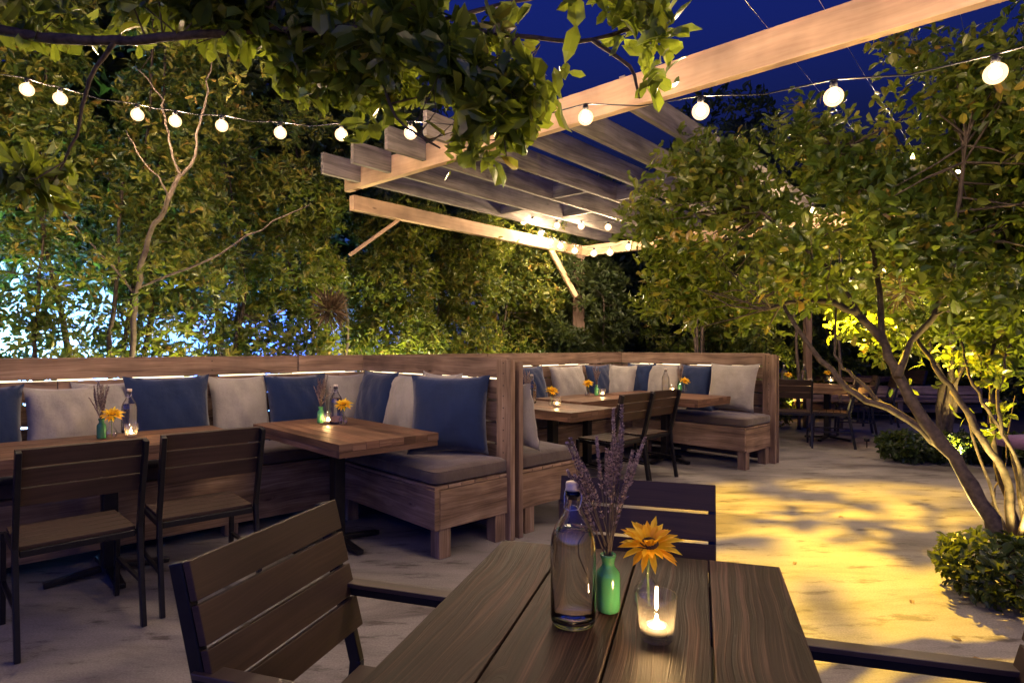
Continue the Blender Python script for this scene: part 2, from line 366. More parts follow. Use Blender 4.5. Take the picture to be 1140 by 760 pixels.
# ---- fences / partitions (local x along run)
def nails(mb, x, y, z):
    for dz in (-.035, .035):
        mb.tube([(x, y, z+dz), (x, y-.003, z+dz)], .0045, 6)
BOARDS = [(1.217, 1.076)] + [(1.217-.154-k*.150, 1.217-.154-k*.150-.134) for k in range(7)]
def fence(name, label, origin, rz, x0, x1, posts, joints=(), ends=None):
    t = thing(name, label, 'fence', origin, rz)
    cuts = sorted([x0, x1]+[j for j in joints])
    for k, (zt, zb) in enumerate(BOARDS):
        b = MB(); cc = cuts if k % 2 == 0 else sorted([x0, x1]+[j+.37 for j in joints if j+.37 < x1-.2])
        for a, c in zip(cc[:-1], cc[1:]):
            gp = .006 if k == 0 else .002
            b.obox(((a+c)/2, random.uniform(-.002, .002), (zt+zb)/2), ((c-a)/2-gp, .019, (zt-zb)/2), Euler((random.uniform(-.01, .01), random.uniform(-.0015, .0015), 0)).to_matrix(), 0)
        b.build('board', M['fence'], t, .003)
    nb = MB()
    for p in posts:
        b = MB(); b.box(p-.045, p+.045, .021, .11, 0, 1.19, 2); b.build('post', M['fence'], t, .004)
        for zt, zb in BOARDS[:5]: nails(nb, p, -.0195, (zt+zb)/2)
    nb.build('nail', M['nail'], t)['kind'] = 'stuff'
    return t
fence('slatted_fence', 'long horizontal lumber fence behind the booth at left, before the blue wall', F(0, VB), A1, -4.6, 0.0, [-4.5, -2.62, -1.3], [-2.62, -.62])
fence('slatted_fence', 'horizontal lumber fence at the back of the middle booth', F(0, VB), A1, .03, U2, [1.1, 2.3, 3.4], [1.5])
def partition(v0, u, label):
    t = thing('booth_partition', label, 'partition', F(u, 0), A1+math.pi/2)      # local x = +v, local y = -u
    for k, (zt, zb) in enumerate(BOARDS):
        b = MB(); b.obox(((v0+.05+VB-.03)/2, .0, (zt+zb)/2), ((VB-.03-v0-.05)/2, .019, (zt-zb)/2), Euler((random.uniform(-.01, .01), random.uniform(-.002, .002), 0)).to_matrix(), 0)
        b.build('board', M['fence'], t, .003)
    b = MB(); b.box(v0-.035, v0+.105, .021, .063, 0, 1.205, 2); b.build('post', M['bench'], t, .003)
    b = MB(); b.box(v0-.03, v0+.08, -.06, -.021, 0, 1.19, 2); b.build('post', M['fence'], t, .003)
    b = MB(); b.box(1.0, 1.09, -.11, -.021, 0, 1.17, 2); b.build('post', M['fence'], t, .003)
    nb = MB()
    for zt, zb in BOARDS:
        z = (zt+zb)/2
        for dz in (-.035, .035): nb.tube([(v0+.035, .063, z+dz), (v0+.035, .066, z+dz)], .0045, 6)
    nb.build('nail', M['nail'], t)['kind'] = 'stuff'
partition(0, 0, 'slatted lumber partition whose tall end post stands beside the nearest corner seat')
partition(-.087, U2, 'slatted lumber partition closing the middle booth, before the far dining table')

# ---- benches
def bench(label, origin, rz, Lx, depth, z0, legs, endboards=True):
    """local x along the bench, front face at y=0, back at y=depth"""
    t = thing('banquette_bench', label, 'bench', origin, rz, 'built-in lumber benches')
    b = MB(); b.box(0, Lx, 0, .038, z0, .425, 0); b.build('apron', M['bench'], t, .004)
    for xx in ((0, Lx) if endboards else ()):
        s = 1 if xx == 0 else -1
        b = MB(); b.box(min(xx, xx+s*.038)-.0, max(xx, xx+s*.038), .0405, depth, .182, .42, 1); b.build('end_board', M['bench'], t, .004)
    b = MB(); n = max(2, int(depth/.1)); w = depth/n
    for i in range(n): b.box(.002, Lx-.002, i*w+.003, (i+1)*w-.003, .4265, .447, 0)
    b.build('seat_deck', M['bench'], t, .002)
    for lx in legs:
        for ly in (.041, depth-.13):
            b = MB(); b.box(lx, lx+.09, ly, ly+.09, 0, .40, 2); b.build('leg', M['bench'], t, .004)
    return t
RZV = A1-math.pi/2
# along the first partition, its front faces -u: local x runs along -v from the corner to the end
def frame_bench(label, origin, xdir, Lx, depth, z0, legs, eb=True):
    return bench(label, origin, math.atan2(xdir.y, xdir.x), Lx, depth, z0, legs, eb)
# front toward -u: local y (into bench) = +u  => local x = -v... (x × y = z): (-v) × u = z
frame_bench('corner bench against the near side of the partition with the tall end post', F(-.655, 1.33), -V_, 1.33, .63, .182, [.1, 1.228])
frame_bench('bench along the partition with the tall end post, on its middle-booth side', F(.69, 0), V_, 1.33, .61, .182, [.012, 1.1])
frame_bench('bench along the partition before the far dining table', F(U2-.68, 1.33), -V_, 1.33+.07, .65, .20, [.1, 1.3])
frame_bench('long bench under the fence behind the booth at left', F(-4.4, 1.345), U, 4.4-.03, .63, .085, [.1, 1.5, 3.0, 4.2], False)
frame_bench('long bench under the fence at the back of the middle booth', F(.04, 1.345), U, U2-.08, .63, .085, [.1, 1.8, 3.6], False)

def puffbox(lx, ly, lz, nx, ny, nz, p=6, puff=.02, seed=0):
    """rounded cushion as a warped cube grid"""
    b = MB(); idx = {}
    def pt(i, j, k):
        key = (i, j, k)
        if key in idx: return idx[key]
        a = [2*i/nx-1, 2*j/ny-1, 2*k/nz-1]
        L_ = (lx/2, ly/2, lz/2); rr = min(L_)*.75
        q = [a[m]*L_[m] for m in range(3)]; inner = [max(-(L_[m]-rr), min(L_[m]-rr, q[m])) for m in range(3)]
        dv = Vector([q[m]-inner[m] for m in range(3)])
        if dv.length > 1e-6:
            mxx = max(abs(c) for c in dv); dv = dv.normalized()*(mxx)
        r = Vector(inner)+dv
        if k == nz or a[2] > 0:
            r.z += puff*(1-abs(a[0])**3)*(1-abs(a[1])**3)*a[2]+.004*math.sin(i*1.7+seed)*math.cos(j*1.3+seed)
        idx[key] = len(b.v); b.v.append(r+Vector((0, 0, lz/2))); return idx[key]
    def quad(A_, B_, C_, D_): b.face([pt(*A_), pt(*B_), pt(*C_), pt(*D_)], None, True)
    for i in range(nx):
        for j in range(ny):
            quad((i, j, nz), (i+1, j, nz), (i+1, j+1, nz), (i, j+1, nz)); quad((i, j, 0), (i, j+1, 0), (i+1, j+1, 0), (i+1, j, 0))
    for i in range(nx):
        for k in range(nz):
            quad((i, 0, k), (i+1, 0, k), (i+1, 0, k+1), (i, 0, k+1)); quad((i, ny, k), (i, ny, k+1), (i+1, ny, k+1), (i+1, ny, k))
    for j in range(ny):
        for k in range(nz):
            quad((0, j, k), (0, j, k+1), (0, j+1, k+1), (0, j+1, k)); quad((nx, j, k), (nx, j+1, k), (nx, j+1, k+1), (nx, j, k+1))
    return b
def cushion(label, c, xdir, Lx, Ly):
    b = puffbox(Lx, Ly, .10, max(6, int(Lx/.06)), 10, 6, puff=.014, seed=Lx*7)
    t = thing('seat_cushion', label, 'cushion', (c.x, c.y, .447), math.atan2(xdir.y, xdir.x), 'brown seat cushions on the benches')
    b.build('cushion_cover', M['seat'], t)
    for z in (.018, .082):
        pp = MB(); hx, hy = Lx/2-.012, Ly/2-.012; pts = []
        for (cx, cy, a0) in ((hx-.03, hy-.03, 0), (-hx+.03, hy-.03, 90), (-hx+.03, -hy+.03, 180), (hx-.03, -hy+.03, 270)):
            for q in range(0, 91, 30): pts.append((cx+.036*math.cos(R(a0+q)), cy+.036*math.sin(R(a0+q)), z))
        pts.append(pts[0]); pp.tube(pts, .004, 5, False); pp.build('piping', M['seat'], t)
cushion('brown cushion on the corner bench left of the tall end post', F(-.34, .67), V_, 1.34, .62)
cushion('brown cushion showing its end just right of the tall end post', F(.37, .67), V_, 1.34, .60)
cushion('brown cushion on the bench before the far dining table', F(U2-.36, .63), V_, 1.42, .62)
cushion('brown cushion on the left bench, left of the long table end', F(-3.3, 1.66), U, 2.1, .6)
cushion('brown cushion on the left bench, nearest the partition corner', F(-1.17, 1.66), U, 2.1, .6)
cushion('brown cushion at the back of the middle booth, left half', F(1.03, 1.66), U, 1.9, .6)
cushion('brown cushion at the back of the middle booth, right half', F(2.97, 1.66), U, 1.85, .6)

def pillow_mesh(seed, w, h):
    n = 16; b = MB(); rnd = random.Random(seed); ph = [rnd.uniform(0, 6) for _ in range(6)]
    T = .088
    for side in (1, -1):
        for j in range(n+1):
            for i in range(n+1):
                x = 2*i/n-1; y = 2*j/n-1
                ex = 1-.10*(1-y*y)**.8; ey = 1-.115*(1-x*x)**.8
                th = T*max(0, (1-x**2)*(1-y**2))**.42
                th *= 1+.06*math.sin(4*x+ph[0])*math.cos(3*y+ph[1])
                wr = .006*math.sin(11*x+5*y+ph[2])*(1-max(abs(x), abs(y)))**.3+.005*math.sin(14*(x*x+y*y)+ph[3])*max(abs(x), abs(y))
                cornerdroop = -.02*(abs(x)**4)*(y**4 if y > 0 else 0)*rnd.uniform(.0, .6)
                b.v.append(Vector((x*w/2*ex, side*(th+(wr if th > .01 else 0)), y*h/2*ey+cornerdroop)))
    m_ = (n+1)*(n+1)
    for s in (0, 1):
        for j in range(n):
            for i in range(n):
                a = s*m_+j*(n+1)+i; q = [a, a+1, a+n+2, a+n+1]
                b.face(q if s else q[::-1], None, True)
    return b
def pillow(label, c, face, w, mat, seed, h=.52, tilt=14, roll=0, zb=.56):
    """c: base point on plan, face: plan direction the pillow looks to"""
    b = pillow_mesh(seed, w, h); o = b.build('throw_pillow', mat)
    f = Vector((face.x, face.y, 0)).normalized(); rz = math.atan2(f.y, f.x)+math.pi/2   # local -y faces f
    o.rotation_mode = 'XYZ'
    o.rotation_euler = (Matrix.Rotation(rz, 3, 'Z')@Matrix.Rotation(R(-tilt), 3, 'X')@Matrix.Rotation(R(roll), 3, 'Y')).to_euler()
    o.location = (c.x, c.y, zb+h/2*math.cos(R(tilt)))
    md = o.modifiers.new('weld', 'WELD'); md.merge_threshold = .0008
    return tag(o, label, 'pillow', 'throw pillows on the benches')
def back_pillow(px0, px1, mat, label, seed, off=.16, **k):
    a = uv_at(px0, fixed_v=VB-off); b = uv_at(px1, fixed_v=VB-off); w = min(max(b-a, .44), .62)
    c = F((a+b)/2, VB-off); pillow(label, c, -V_, w, mat, seed, **k)
def side_pillow(px0, px1, u, mat, label, seed, **k):
    a = uv_at(px0, fixed_u=u); b = uv_at(px1, fixed_u=u); w = min(max(abs(b-a), .44), .60)
    c = F(u, (a+b)/2); pillow(label, c, -U, w, mat, seed, **k)
back_pillow(-75, 22, M['blue'], 'navy pillow cut off by the left edge, left of a pale pillow', 1)
back_pillow(27, 118, M['grey'], 'pale pillow behind the first sunflower, between two navy ones', 2, h=.50)
back_pillow(96, 150, M['grey'], 'pale pillow mostly hidden behind the clear bottle on the left table', 21, off=.09, h=.52)
back_pillow(138, 236, M['blue'], 'wide navy pillow just right of the clear bottle on the left table', 3, off=.18, h=.55)
back_pillow(233, 301, M['grey'], 'pale pillow between the wide navy one and the middle table', 4, h=.53, off=.12)
back_pillow(296, 366, M['blue'], 'navy pillow behind the dried stems on the middle table', 5, h=.53, off=.17)
back_pillow(368, 404, M['grey'], 'pale pillow tucked in the corner behind the middle table', 6, h=.52, off=.11)
side_pillow(399, 437, -.17, M['blue'], 'navy pillow in the corner, first on the partition', 7, h=.55)
side_pillow(433, 468, -.15, M['grey'], 'pale pillow between two navy ones on the partition', 8, h=.54)
side_pillow(468, 512, -.09, M['grey'], 'pale pillow peeking out behind the big navy one', 22, h=.55, tilt=6)
pillow('big navy pillow leaning right beside the tall end post', F(-.26, .37), -U*.72-V_*.70, .56, M['blue'], 9, h=.56, tilt=15)
c = F(.17, .2); pillow('pale pillow seen edge-on just right of the tall end post', c, U, .48, M['grey'], 10, h=.50, tilt=12)
back_pillow(578, 607, M['blue'], 'navy pillow behind the first clear bottle of the middle booth', 11, h=.54)
back_pillow(611, 656, M['grey'], 'pale pillow behind the first sunflower of the middle booth', 12, h=.53, off=.15)
back_pillow(655, 682, M['blue'], 'navy pillow behind the second sunflower of the middle booth', 13, h=.53)
side_pillow(680, 702, U2-.5, M['grey'], 'narrow pale pillow in the corner of the middle booth', 14, h=.53)
side_pillow(701, 722, U2-.16, M['blue'], 'narrow navy pillow in the corner of the middle booth', 15, h=.54)
side_pillow(719, 757, U2-.15, M['grey'], 'pale pillow behind the clear bottle on the far booth table', 16, h=.54)
side_pillow(758, 792, U2-.14, M['blue'], 'navy pillow left of the large pale pillow by the bench end', 17, h=.54)
side_pillow(788, 843, U2-.20, M['grey'], 'large pale pillow at the open bench end of the middle booth', 18, h=.57, tilt=16)
c = F(U2-.30, .62); o = pillow('blue throw lying flat on the bench beside the large pale pillow', c, -U, .34, M['blue'], 19, h=.2, tilt=85, zb=.565)

# ---- pedestal tables
def ped_table(label, origin, rz, lx, ly, peds, z=.75, along=0):
    t = thing('pedestal_table', label, 'table', origin, rz, 'butcher-block tables')
    b = MB(); n = max(4, round((ly if along == 0 else lx)/.085)); th = .045
    for i in range(n):
        if along == 0: b.box(-lx/2, lx/2, -ly/2+ly/n*i+.0006, -ly/2+ly/n*(i+1)-.0006, z-th, z+random.uniform(-.0008, .0008), 0)
        else: b.box(-lx/2+lx/n*i+.0006, -lx/2+lx/n*(i+1)-.0006, -ly/2, ly/2, z-th, z+random.uniform(-.0008, .0008), 1)
    b.build('tabletop', M['table'], t, .0015)
    b = MB()   # thicker edging boards under the rim
    w = .04
    b.box(-lx/2+.004, lx/2-.004, -ly/2+.004, -ly/2+w, z-th-.035, z-th-.001, 0); b.box(-lx/2+.004, lx/2-.004, ly/2-w, ly/2-.004, z-th-.035, z-th-.001, 0)
    b.box(-lx/2+.004, -lx/2+w, -ly/2+w+.002, ly/2-w-.002, z-th-.035, z-th-.001, 1); b.box(lx/2-w, lx/2-.004, -ly/2+w+.002, ly/2-w-.002, z-th-.035, z-th-.001, 1)
    b.build('edging', M['table'], t, .002)
    for px, py in peds:
        b = MB(); b.box(px-.038, px+.038, py-.038, py+.038, .05, z-th-.012, 2); b.build('column', M['steel'], t, .006)
        b = MB(); b.box(px-.16, px+.16, py-.16, py+.16, z-th-.010, z-th-.002); b.build('top_plate', M['steel'], t)
        b = MB()
        for k in range(4):
            a = k*math.pi/2; dx, dy = math.cos(a), math.sin(a)
            b.bar((px+dx*.04, py+dy*.04, .045), (px+dx*.30, py+dy*.30, .018), .05, .03)
        b.build('foot', M['steel'], t, .006)
    return t
ped_table('long butcher-block table at left, behind the two dark chairs', F(-2.45, 1.16), A1, 2.0, .68, [(.34, -.05), (-.6, -.05)])
ped_table('butcher-block table on a black pedestal in the near corner seat', F(-.87, .76), A1, .68, 1.26, [(-.05, -.05)], along=1)
ped_table('nearest butcher-block table of the middle booth, right of the tall end post', F(1.245, .89), A1, .63, 1.18, [(0, -.1)], along=1)
ped_table('butcher-block table at the back fence of the middle booth', F(2.2, 1.17), A1, .95, .66, [(0, 0)])
ped_table('butcher-block table beside the bench with the large pale pillow', F(3.13, .80), A1, .70, 1.2, [(0, 0)], along=1)

# ---- chairs
def make_chair(name, cat, n_slats, arms, sh, w=.46):
    t = thing(name, 'x', cat)
    hw = w/2; top = .875; zb = .45
    def by(z): return -.205-(z-zb)*.26      # back line
    b = MB()
    for i in range(n_slats):
        zt = top-.002-i*(sh+.006); zc = zt-sh/2
        ang = math.atan(.26)
        b.obox((0, by(zc)+.029, zc), (hw+.010, .009, sh/2), Matrix.Rotation(ang, 3, 'X'), 0)
    b.build('backrest', M['slat'], t, .002)
    b = MB(); n = 5; sd = .40/n
    for i in range(n): b.box(-hw+.012, hw-.012, -.19+sd*i+.003, -.19+sd*(i+1)-.003, zb-.016, zb, 0)
    b.build('seat', M['slat'], t, .002)
    b = MB()
    b.box(-hw+.016, hw-.016, .185, .212, zb-.045, zb-.017); b.box(-hw+.016, hw-.016, -.205, -.18, zb-.045, zb-.017)
    for s in (-1, 1): b.box(s*(hw-.012)-.012, s*(hw-.012)+.012, -.178, .183, zb-.045, zb-.017, 1)
    b.build('seat_frame', M['steel'], t, .002)
    for s in (-1, 1):
        b = MB(); x = s*hw
        pts = [(x, -.275, 0), (x, -.215, .34), (x, -.205, .45), (x, by(.55), .55), (x, by(top-.016), top-.016)]
        for a, c in zip(pts[:-1], pts[1:]): b.bar(a, Vector(c)+(Vector(c)-Vector(a)).normalized()*.006, .022, .034, (0, 1, 0))
        b.build('leg', M['steel'], t, .003)
        b = MB(); topz = .628 if arms else zb-.018
        b.bar((x, .225, 0), (x, .20, topz), .022, .034, (0, 1, 0)); b.build('leg', M['steel'], t, .003)
        if arms:
            b = MB(); b.bar((x, by(.66)-.005, .640), (x, .25, .636), .026, .022); a_ = b.build('armrest', M['steel'], t, .003)
            b = MB(); b.bar((x, by(.66)-.005, .657), (x, .25, .653), .040, .012); b.build('arm_cap', M['arm'], a_, .002)
        b = MB(); b.bar((x, -.24, .2), (x, .215, .2), .016, .016)
        if not arms: b.build('stretcher', M['steel'], t)
    return t
arm = make_chair('patio_armchair', 'chair', 4, True, .078, .475)
side = make_chair('patio_chair', 'chair', 3, False, .078, .455)
place(arm, STATE, (-.29, 1.325, 0), R(-107.2), 'dark slatted armchair at the left of the nearest table, back to the camera', 'slatted patio armchairs')
place(arm, STATE, (.705, 1.02, 0), R(72.8), 'dark slatted armchair cut off by the lower right corner', 'slatted patio armchairs')
CH = 'dark slatted side chairs'
place(side, STATE, (.305, 1.62, 0), R(162.8), 'dark slatted chair at the far end of the nearest table', CH)
def uvchair(u, v, dr, label): c = F(u, v); place(side, STATE, (c.x, c.y, 0), A1+R(dr), label, CH)
uvchair(-2.36, .52, 2, 'dark slatted chair before the left table, nearer the left edge')
uvchair(-1.80, .56, -2, 'dark slatted chair before the left table, beside the middle table')
uvchair(1.72, .50, 0, 'dark chair in the middle booth beside its nearest table')
uvchair(2.27, .55, 0, 'dark chair in the middle booth, right behind the lavender')
# nearest table
TQ = Vector((-.025, 1.69, 0)); TR = R(-17.2)
t = thing('dining_table', 'dark brushed plank table in the foreground with bottle, sunflower and candle', 'table', TQ, TR)
ws = [0, .180, .372, .548, .717]
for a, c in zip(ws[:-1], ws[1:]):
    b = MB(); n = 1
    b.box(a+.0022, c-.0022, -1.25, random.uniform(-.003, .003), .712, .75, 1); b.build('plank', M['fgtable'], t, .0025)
b = MB(); b.box(.03, .06, -1.2, -.05, .66, .7105, 1); b.box(.66, .69, -1.2, -.05, .66, .7105, 1); b.box(.062, .658, -.08, -.05, .66, .7105, 0); b.box(.062, .658, -1.2, -1.17, .66, .7105, 0)
b.build('table_frame', M['steel'], t, .002)
for x in (.03, .64):
    for y in (-.10, -1.2):
        b = MB(); b.box(x, x+.05, y, y+.05, 0, .658, 2); b.build('leg', M['steel'], t, .003)

# ------------------------------------------------------------------ table decorations
def make_bottle():
    t = thing('water_bottle', 'x', 'bottle')
    outp = [(.0, .004), (.030, .002), (.040, .003), (.0435, .010), (.044, .02), (.044, .150), (.042, .170), (.036, .188), (.027, .203), (.019, .218), (.0148, .232), (.0138, .248), (.0155, .250), (.0155, .258), (.0135, .259)]
    inn = [(.0105, .259), (.0105, .235), (.0155, .217), (.0235, .202), (.0325, .187), (.0385, .169), (.0405, .150), (.0405, .02), (.037, .011), (.0, .009)]
    b = MB(); b.lathe([(max(r, .0002), z) for r, z in outp+inn], 40); b.build('glass', M['glass'], t)
    w = [(.0002, .0095), (.0368, .0115), (.0402, .02), (.0402, .150), (.0382, .169), (.0335, .1835), (.0330, .1838), (.0002, .1835)]
    b = MB(); b.lathe(w, 40); b.build('water', M['water'], t)
    b = MB(); b.lathe([(.0002, .243), (.0095, .243), (.0100, .2585), (.0135, .260), (.0145, .264), (.0145, .272), (.0135, .276), (.0002, .277)], 20); b.build('stopper', M['cork'], t)
    b = MB()
    for s in (-1, 1): b.tube([(s*.0150, 0, .262), (s*.0185, 0, .247), (s*.0165, .004, .232), (s*.0150, .010, .226), (0, .0185, .224)], .0011, 6)
    b.tube([(-.0150, 0, .266), (.0150, 0, .266)], .0011, 6)
    b.build('wire_bail', M['tin'], t); return t
def make_green():
    t = tagm = None
    b = MB(); b.lathe([(.0002, .001), (.021, .001), (.0240, .005), (.0245, .012), (.0245, .072), (.0232, .080), (.018, .087), (.0135, .092), (.0125, .098), (.0145, .107), (.0165, .112), (.0165, .116), (.0145, .117), (.0105, .106), (.0105, .09), (.0200, .075), (.0210, .015), (.0002, .01)], 32)
    o = b.build('green_bottle', M['greengl']); return tag(o, 'x', 'vase')
def make_budvase():
    b = MB(); b.lathe([(.0002, .001), (.017, .001), (.024, .006), (.0295, .018), (.0310, .030), (.0285, .043), (.020, .056), (.0135, .066), (.0115, .078), (.0125, .090), (.0180, .102), (.0172, .1025), (.0112, .090), (.0100, .078), (.012, .067), (.0185, .057), (.0268, .043), (.0290, .030), (.0275, .018), (.022, .008), (.0002, .005)], 32)
    t = thing('bud_vase', 'x', 'vase'); b.build('glass', M['glassthin'], t)
    b = MB(); b.lathe([(.0002, .0052), (.0215, .0085), (.027, .018), (.0286, .030), (.0275, .038), (.0002, .038)], 28); b.build('water', M['glassthin'], t); return t
def make_sunflower():
    t = thing('sunflower', 'x', 'flower'); H = Vector((.004, -.006, .138)); ax = Vector((.06, -.36, .93)).normalized()
    b = MB(); b.tube([(.003, .002, .012), (.0, 0, .07), (.002, 0, .105), H-ax*.014], [.0028, .0028, .0028, .0038], 8); b.build('stem', M['stem'], t)
    x = ax.cross(Vector((0, 0, 1))).normalized(); y = ax.cross(x)
    P, D, Nn, ln, wd = [], [], [], [], []
    for ring, (k, r0, el, l0) in enumerate(((17, .016, 4, .052), (16, .014, 30, .045), (13, .012, 56, .035))):
        for i in range(k):
            a = 2*math.pi*(i+ring*.4)/k+random.uniform(-.12, .12); rad = x*math.cos(a)+y*math.sin(a); e = R(el+random.uniform(-14, 14))
            d = rad*math.cos(e)+ax*math.sin(e); P.append(H+rad*r0+ax*ring*.002); D.append(d); Nn.append(ax*math.cos(e)-rad*math.sin(e)); ln.append(l0*random.uniform(.85, 1.15)); wd.append(.0075*random.uniform(.85, 1.2))
    arr = lambda q: np.array([tuple(v) for v in q])
    leaves('petal_ring', arr(P), arr(D), arr(Nn), np.array(ln), np.array(wd), M['petal'], t, curv=.12)
    b = MB(); mt = Matrix((x, y, ax)).transposed()
    prof = [(.0002, -.004), (.012, -.003), (.019, .001), (.019, .005), (.013, .009), (.0002, .010)]; b.lathe(prof, 24)
    b.v = [H+mt@v for v in b.v]; b.build('flower_disc', M['disc'], t)
    P, D, Nn = [], [], []
    for i in range(14):
        a = 2*math.pi*i/14; rad = x*math.cos(a)+y*math.sin(a); d = (rad*.8-ax*.5+Vector((0, 0, -.2))).normalized(); P.append(H-ax*.006+rad*.004); D.append(d); Nn.append(ax)
    leaves('sepal', arr(P), arr(D), arr(Nn), np.full(14, .026), np.full(14, .006), M['leaf'], t, val=np.full(14, .55))
    return t
def make_holder():
    b = MB(); b.lathe([(.0002, .001), (.029, .001), (.0305, .004), (.0370, .082), (.0362, .0830), (.0352, .0825), (.0290, .012), (.0002, .010)], 40)
    o = b.build('candle_glass', M['holderglass']); return tag(o, 'x', 'candle holder')
def make_tealight():
    t = thing('tealight', 'x', 'candle')
    b = MB(); b.lathe([(.0002, 0), (.019, 0), (.0195, .016), (.0190, .016), (.0185, .003), (.0002, .003)], 24); b.build('cup', M['tin'], t)
    b = MB(); b.lathe([(.0002, .0035), (.0180, .0035), (.0182, .0135), (.012, .0125), (.0002, .012)], 24); b.build('wax', M['wax'], t)
    b = MB(); b.tube([(0, 0, .012), (.0005, 0, .019)], .0007, 5); b.build('wick', M['cable'], t)
    b = MB(); b.lathe([(.0002, .0155), (.0028, .017), (.0040, .021), (.0030, .027), (.0011, .033), (.0002, .035)], 12); b.build('flame', M['flame'], t); return t
def make_lavender(seed, spread=.13, hgt=.43, nst=22):
    rd = random.Random(seed); t = thing('dried_lavender', 'x', 'dried flowers'); b = MB(); P, D, Nn, ln, wd = [], [], [], [], []
    def stem_(tip, bend, spikelen):
        base = Vector((rd.uniform(-.006, .006), rd.uniform(-.006, .006), .03)); neck = Vector((rd.uniform(-.007, .007), rd.uniform(-.007, .007), .112))
        pts = [base, neck]; d0 = (neck-base)
        for i in range(1, 8):
            f = i/7; p = neck.lerp(tip, f)+bend*math.sin(f*math.pi)*.5; pts.append(p)
        b.tube(pts, [.0013]*2+[.0013-.0001*i for i in range(7)], 5)
        path = pts[1:]; tot = sum((path[i+1]-path[i]).length for i in range(len(path)-1)); s = tot-spikelen; acc = 0; gap = 0
        for i in range(len(path)-1):
            seg = (path[i+1]-path[i]); l = seg.length; dr = seg/l; q = 0
            while q < l:
                if acc+q > s:
                    k = 6 if (acc+q-s) > .02 else 3
                    w0 = 1-.35*(acc+q-s)/max(spikelen, .01)
                    for m in range(k):
                        a = rd.uniform(0, 6.28); r = dr.cross(Vector((math.cos(a), math.sin(a), .3))).normalized()
                        P.append(path[i]+dr*(q+rd.uniform(-.002, .002))); D.append((dr*.75+r).normalized()); Nn.append(dr-r*.4); ln.append(rd.uniform(.0085, .0125)*w0); wd.append(rd.uniform(.0024, .0038))
                    q += .0062 if (acc+q-s) > .02 else .013
                else: q += .005
            acc += l
    for i in range(nst):
        a = rd.uniform(0, 6.28); rr = spread*rd.uniform(.15, 1)**.7; z = hgt*(1-.25*(rr/spread)**1.5)*rd.uniform(.74, 1.0)
        tip = Vector((rr*math.cos(a), rr*.6*math.sin(a), z)); bd = Vector((rd.uniform(-.015, .015), rd.uniform(-.015, .015), 0))
        stem_(tip, bd, rd.uniform(.09, .17))
    b.build('stalks', M['drystem'], t)
    arr = lambda q: np.array([tuple(v) for v in q])
    leaves('flower_spikes', arr(P), arr(D), arr(Nn), np.array(ln), np.array(wd), M['bud'], t, curv=-.2); return t, stem_
pr = dict(bottle=make_bottle(), green=make_green(), vase=make_budvase(), flower=make_sunflower(), holder=make_holder(), tea=make_tealight())
pr['lav'], _ = make_lavender(5, .125, .46, 19)
pr['lav2'], _ = make_lavender(9, .085, .38, 16)
def put(k, p, rz, label, grp): return place(pr[k], STATE, p, rz, label, grp)
def decor(pos, desc, lavz=0, skip=(), which='lav2'):
    gr = {'bottle': 'clear bottles on the tables', 'green': 'small green bottles on the tables', 'vase': 'round clear vases', 'flower': 'sunflowers in vases', 'holder': 'glass candle holders', 'tea': 'lit tealights', 'lav': 'dried lavender bunches'}
    tx = {'bottle': 'clear stoppered water bottle', 'green': 'small green bottle', 'vase': 'round clear bud vase', 'flower': 'yellow sunflower', 'holder': 'clear glass candle holder', 'tea': 'lit white tealight in its glass', 'lav': 'dried lavender stalks in the green bottle'}
    for k, p in pos.items():
        p = Vector(p)
        rz = random.uniform(0, 6) if k not in ('flower',) else math.atan2(p.y, p.x)-math.pi/2+random.uniform(-.3, .3)
        key = which if k == 'lav' else k
        put(key, p, rz, tx[k]+' '+desc, gr[k])
def on(px, py, z=.75):
    d = (CAMZ-z)*FP/(py-HY); return Vector(((px-570)/FP*d, d, z+.001))
ph = on(731, 711)
fg = dict(bottle=on(638, 694), green=on(677, 680), lav=on(677, 680), vase=on(721, 681), flower=on(721, 681), holder=ph, tea=ph+Vector((0, 0, .0105)))
decor(fg, 'on the dark foreground table', which='lav')
def cluster(b, s1, g_, v_, c_, desc, **k):
    tp = Vector((0, 0, .0105)); pos = {}
    if s1: pos['bottle'] = s1
    if g_: pos['green'] = g_; pos['lav'] = g_
    if v_: pos['vase'] = v_; pos['flower'] = v_
    if c_: pos['holder'] = c_; pos['tea'] = c_+tp
    decor(pos, desc, **k)
cluster(0, on(144, 482), on(113, 488), on(124, 488), on(146, 487), 'on the long table at left')
cluster(0, on(374, 472), on(357, 471), on(382, 473), on(365, 472), 'on the near corner table beside the partition')
cluster(0, on(592, 449), on(587, 452), on(614, 452), on(620, 453), 'on the nearest table of the middle booth')
cluster(0, None, on(664, 440), on(654, 441), on(671, 441), 'on the middle booth table by the back fence')
cluster(0, on(741, 436), on(757, 436), on(762, 437), on(749, 437), 'on the table beside the large pale pillow')

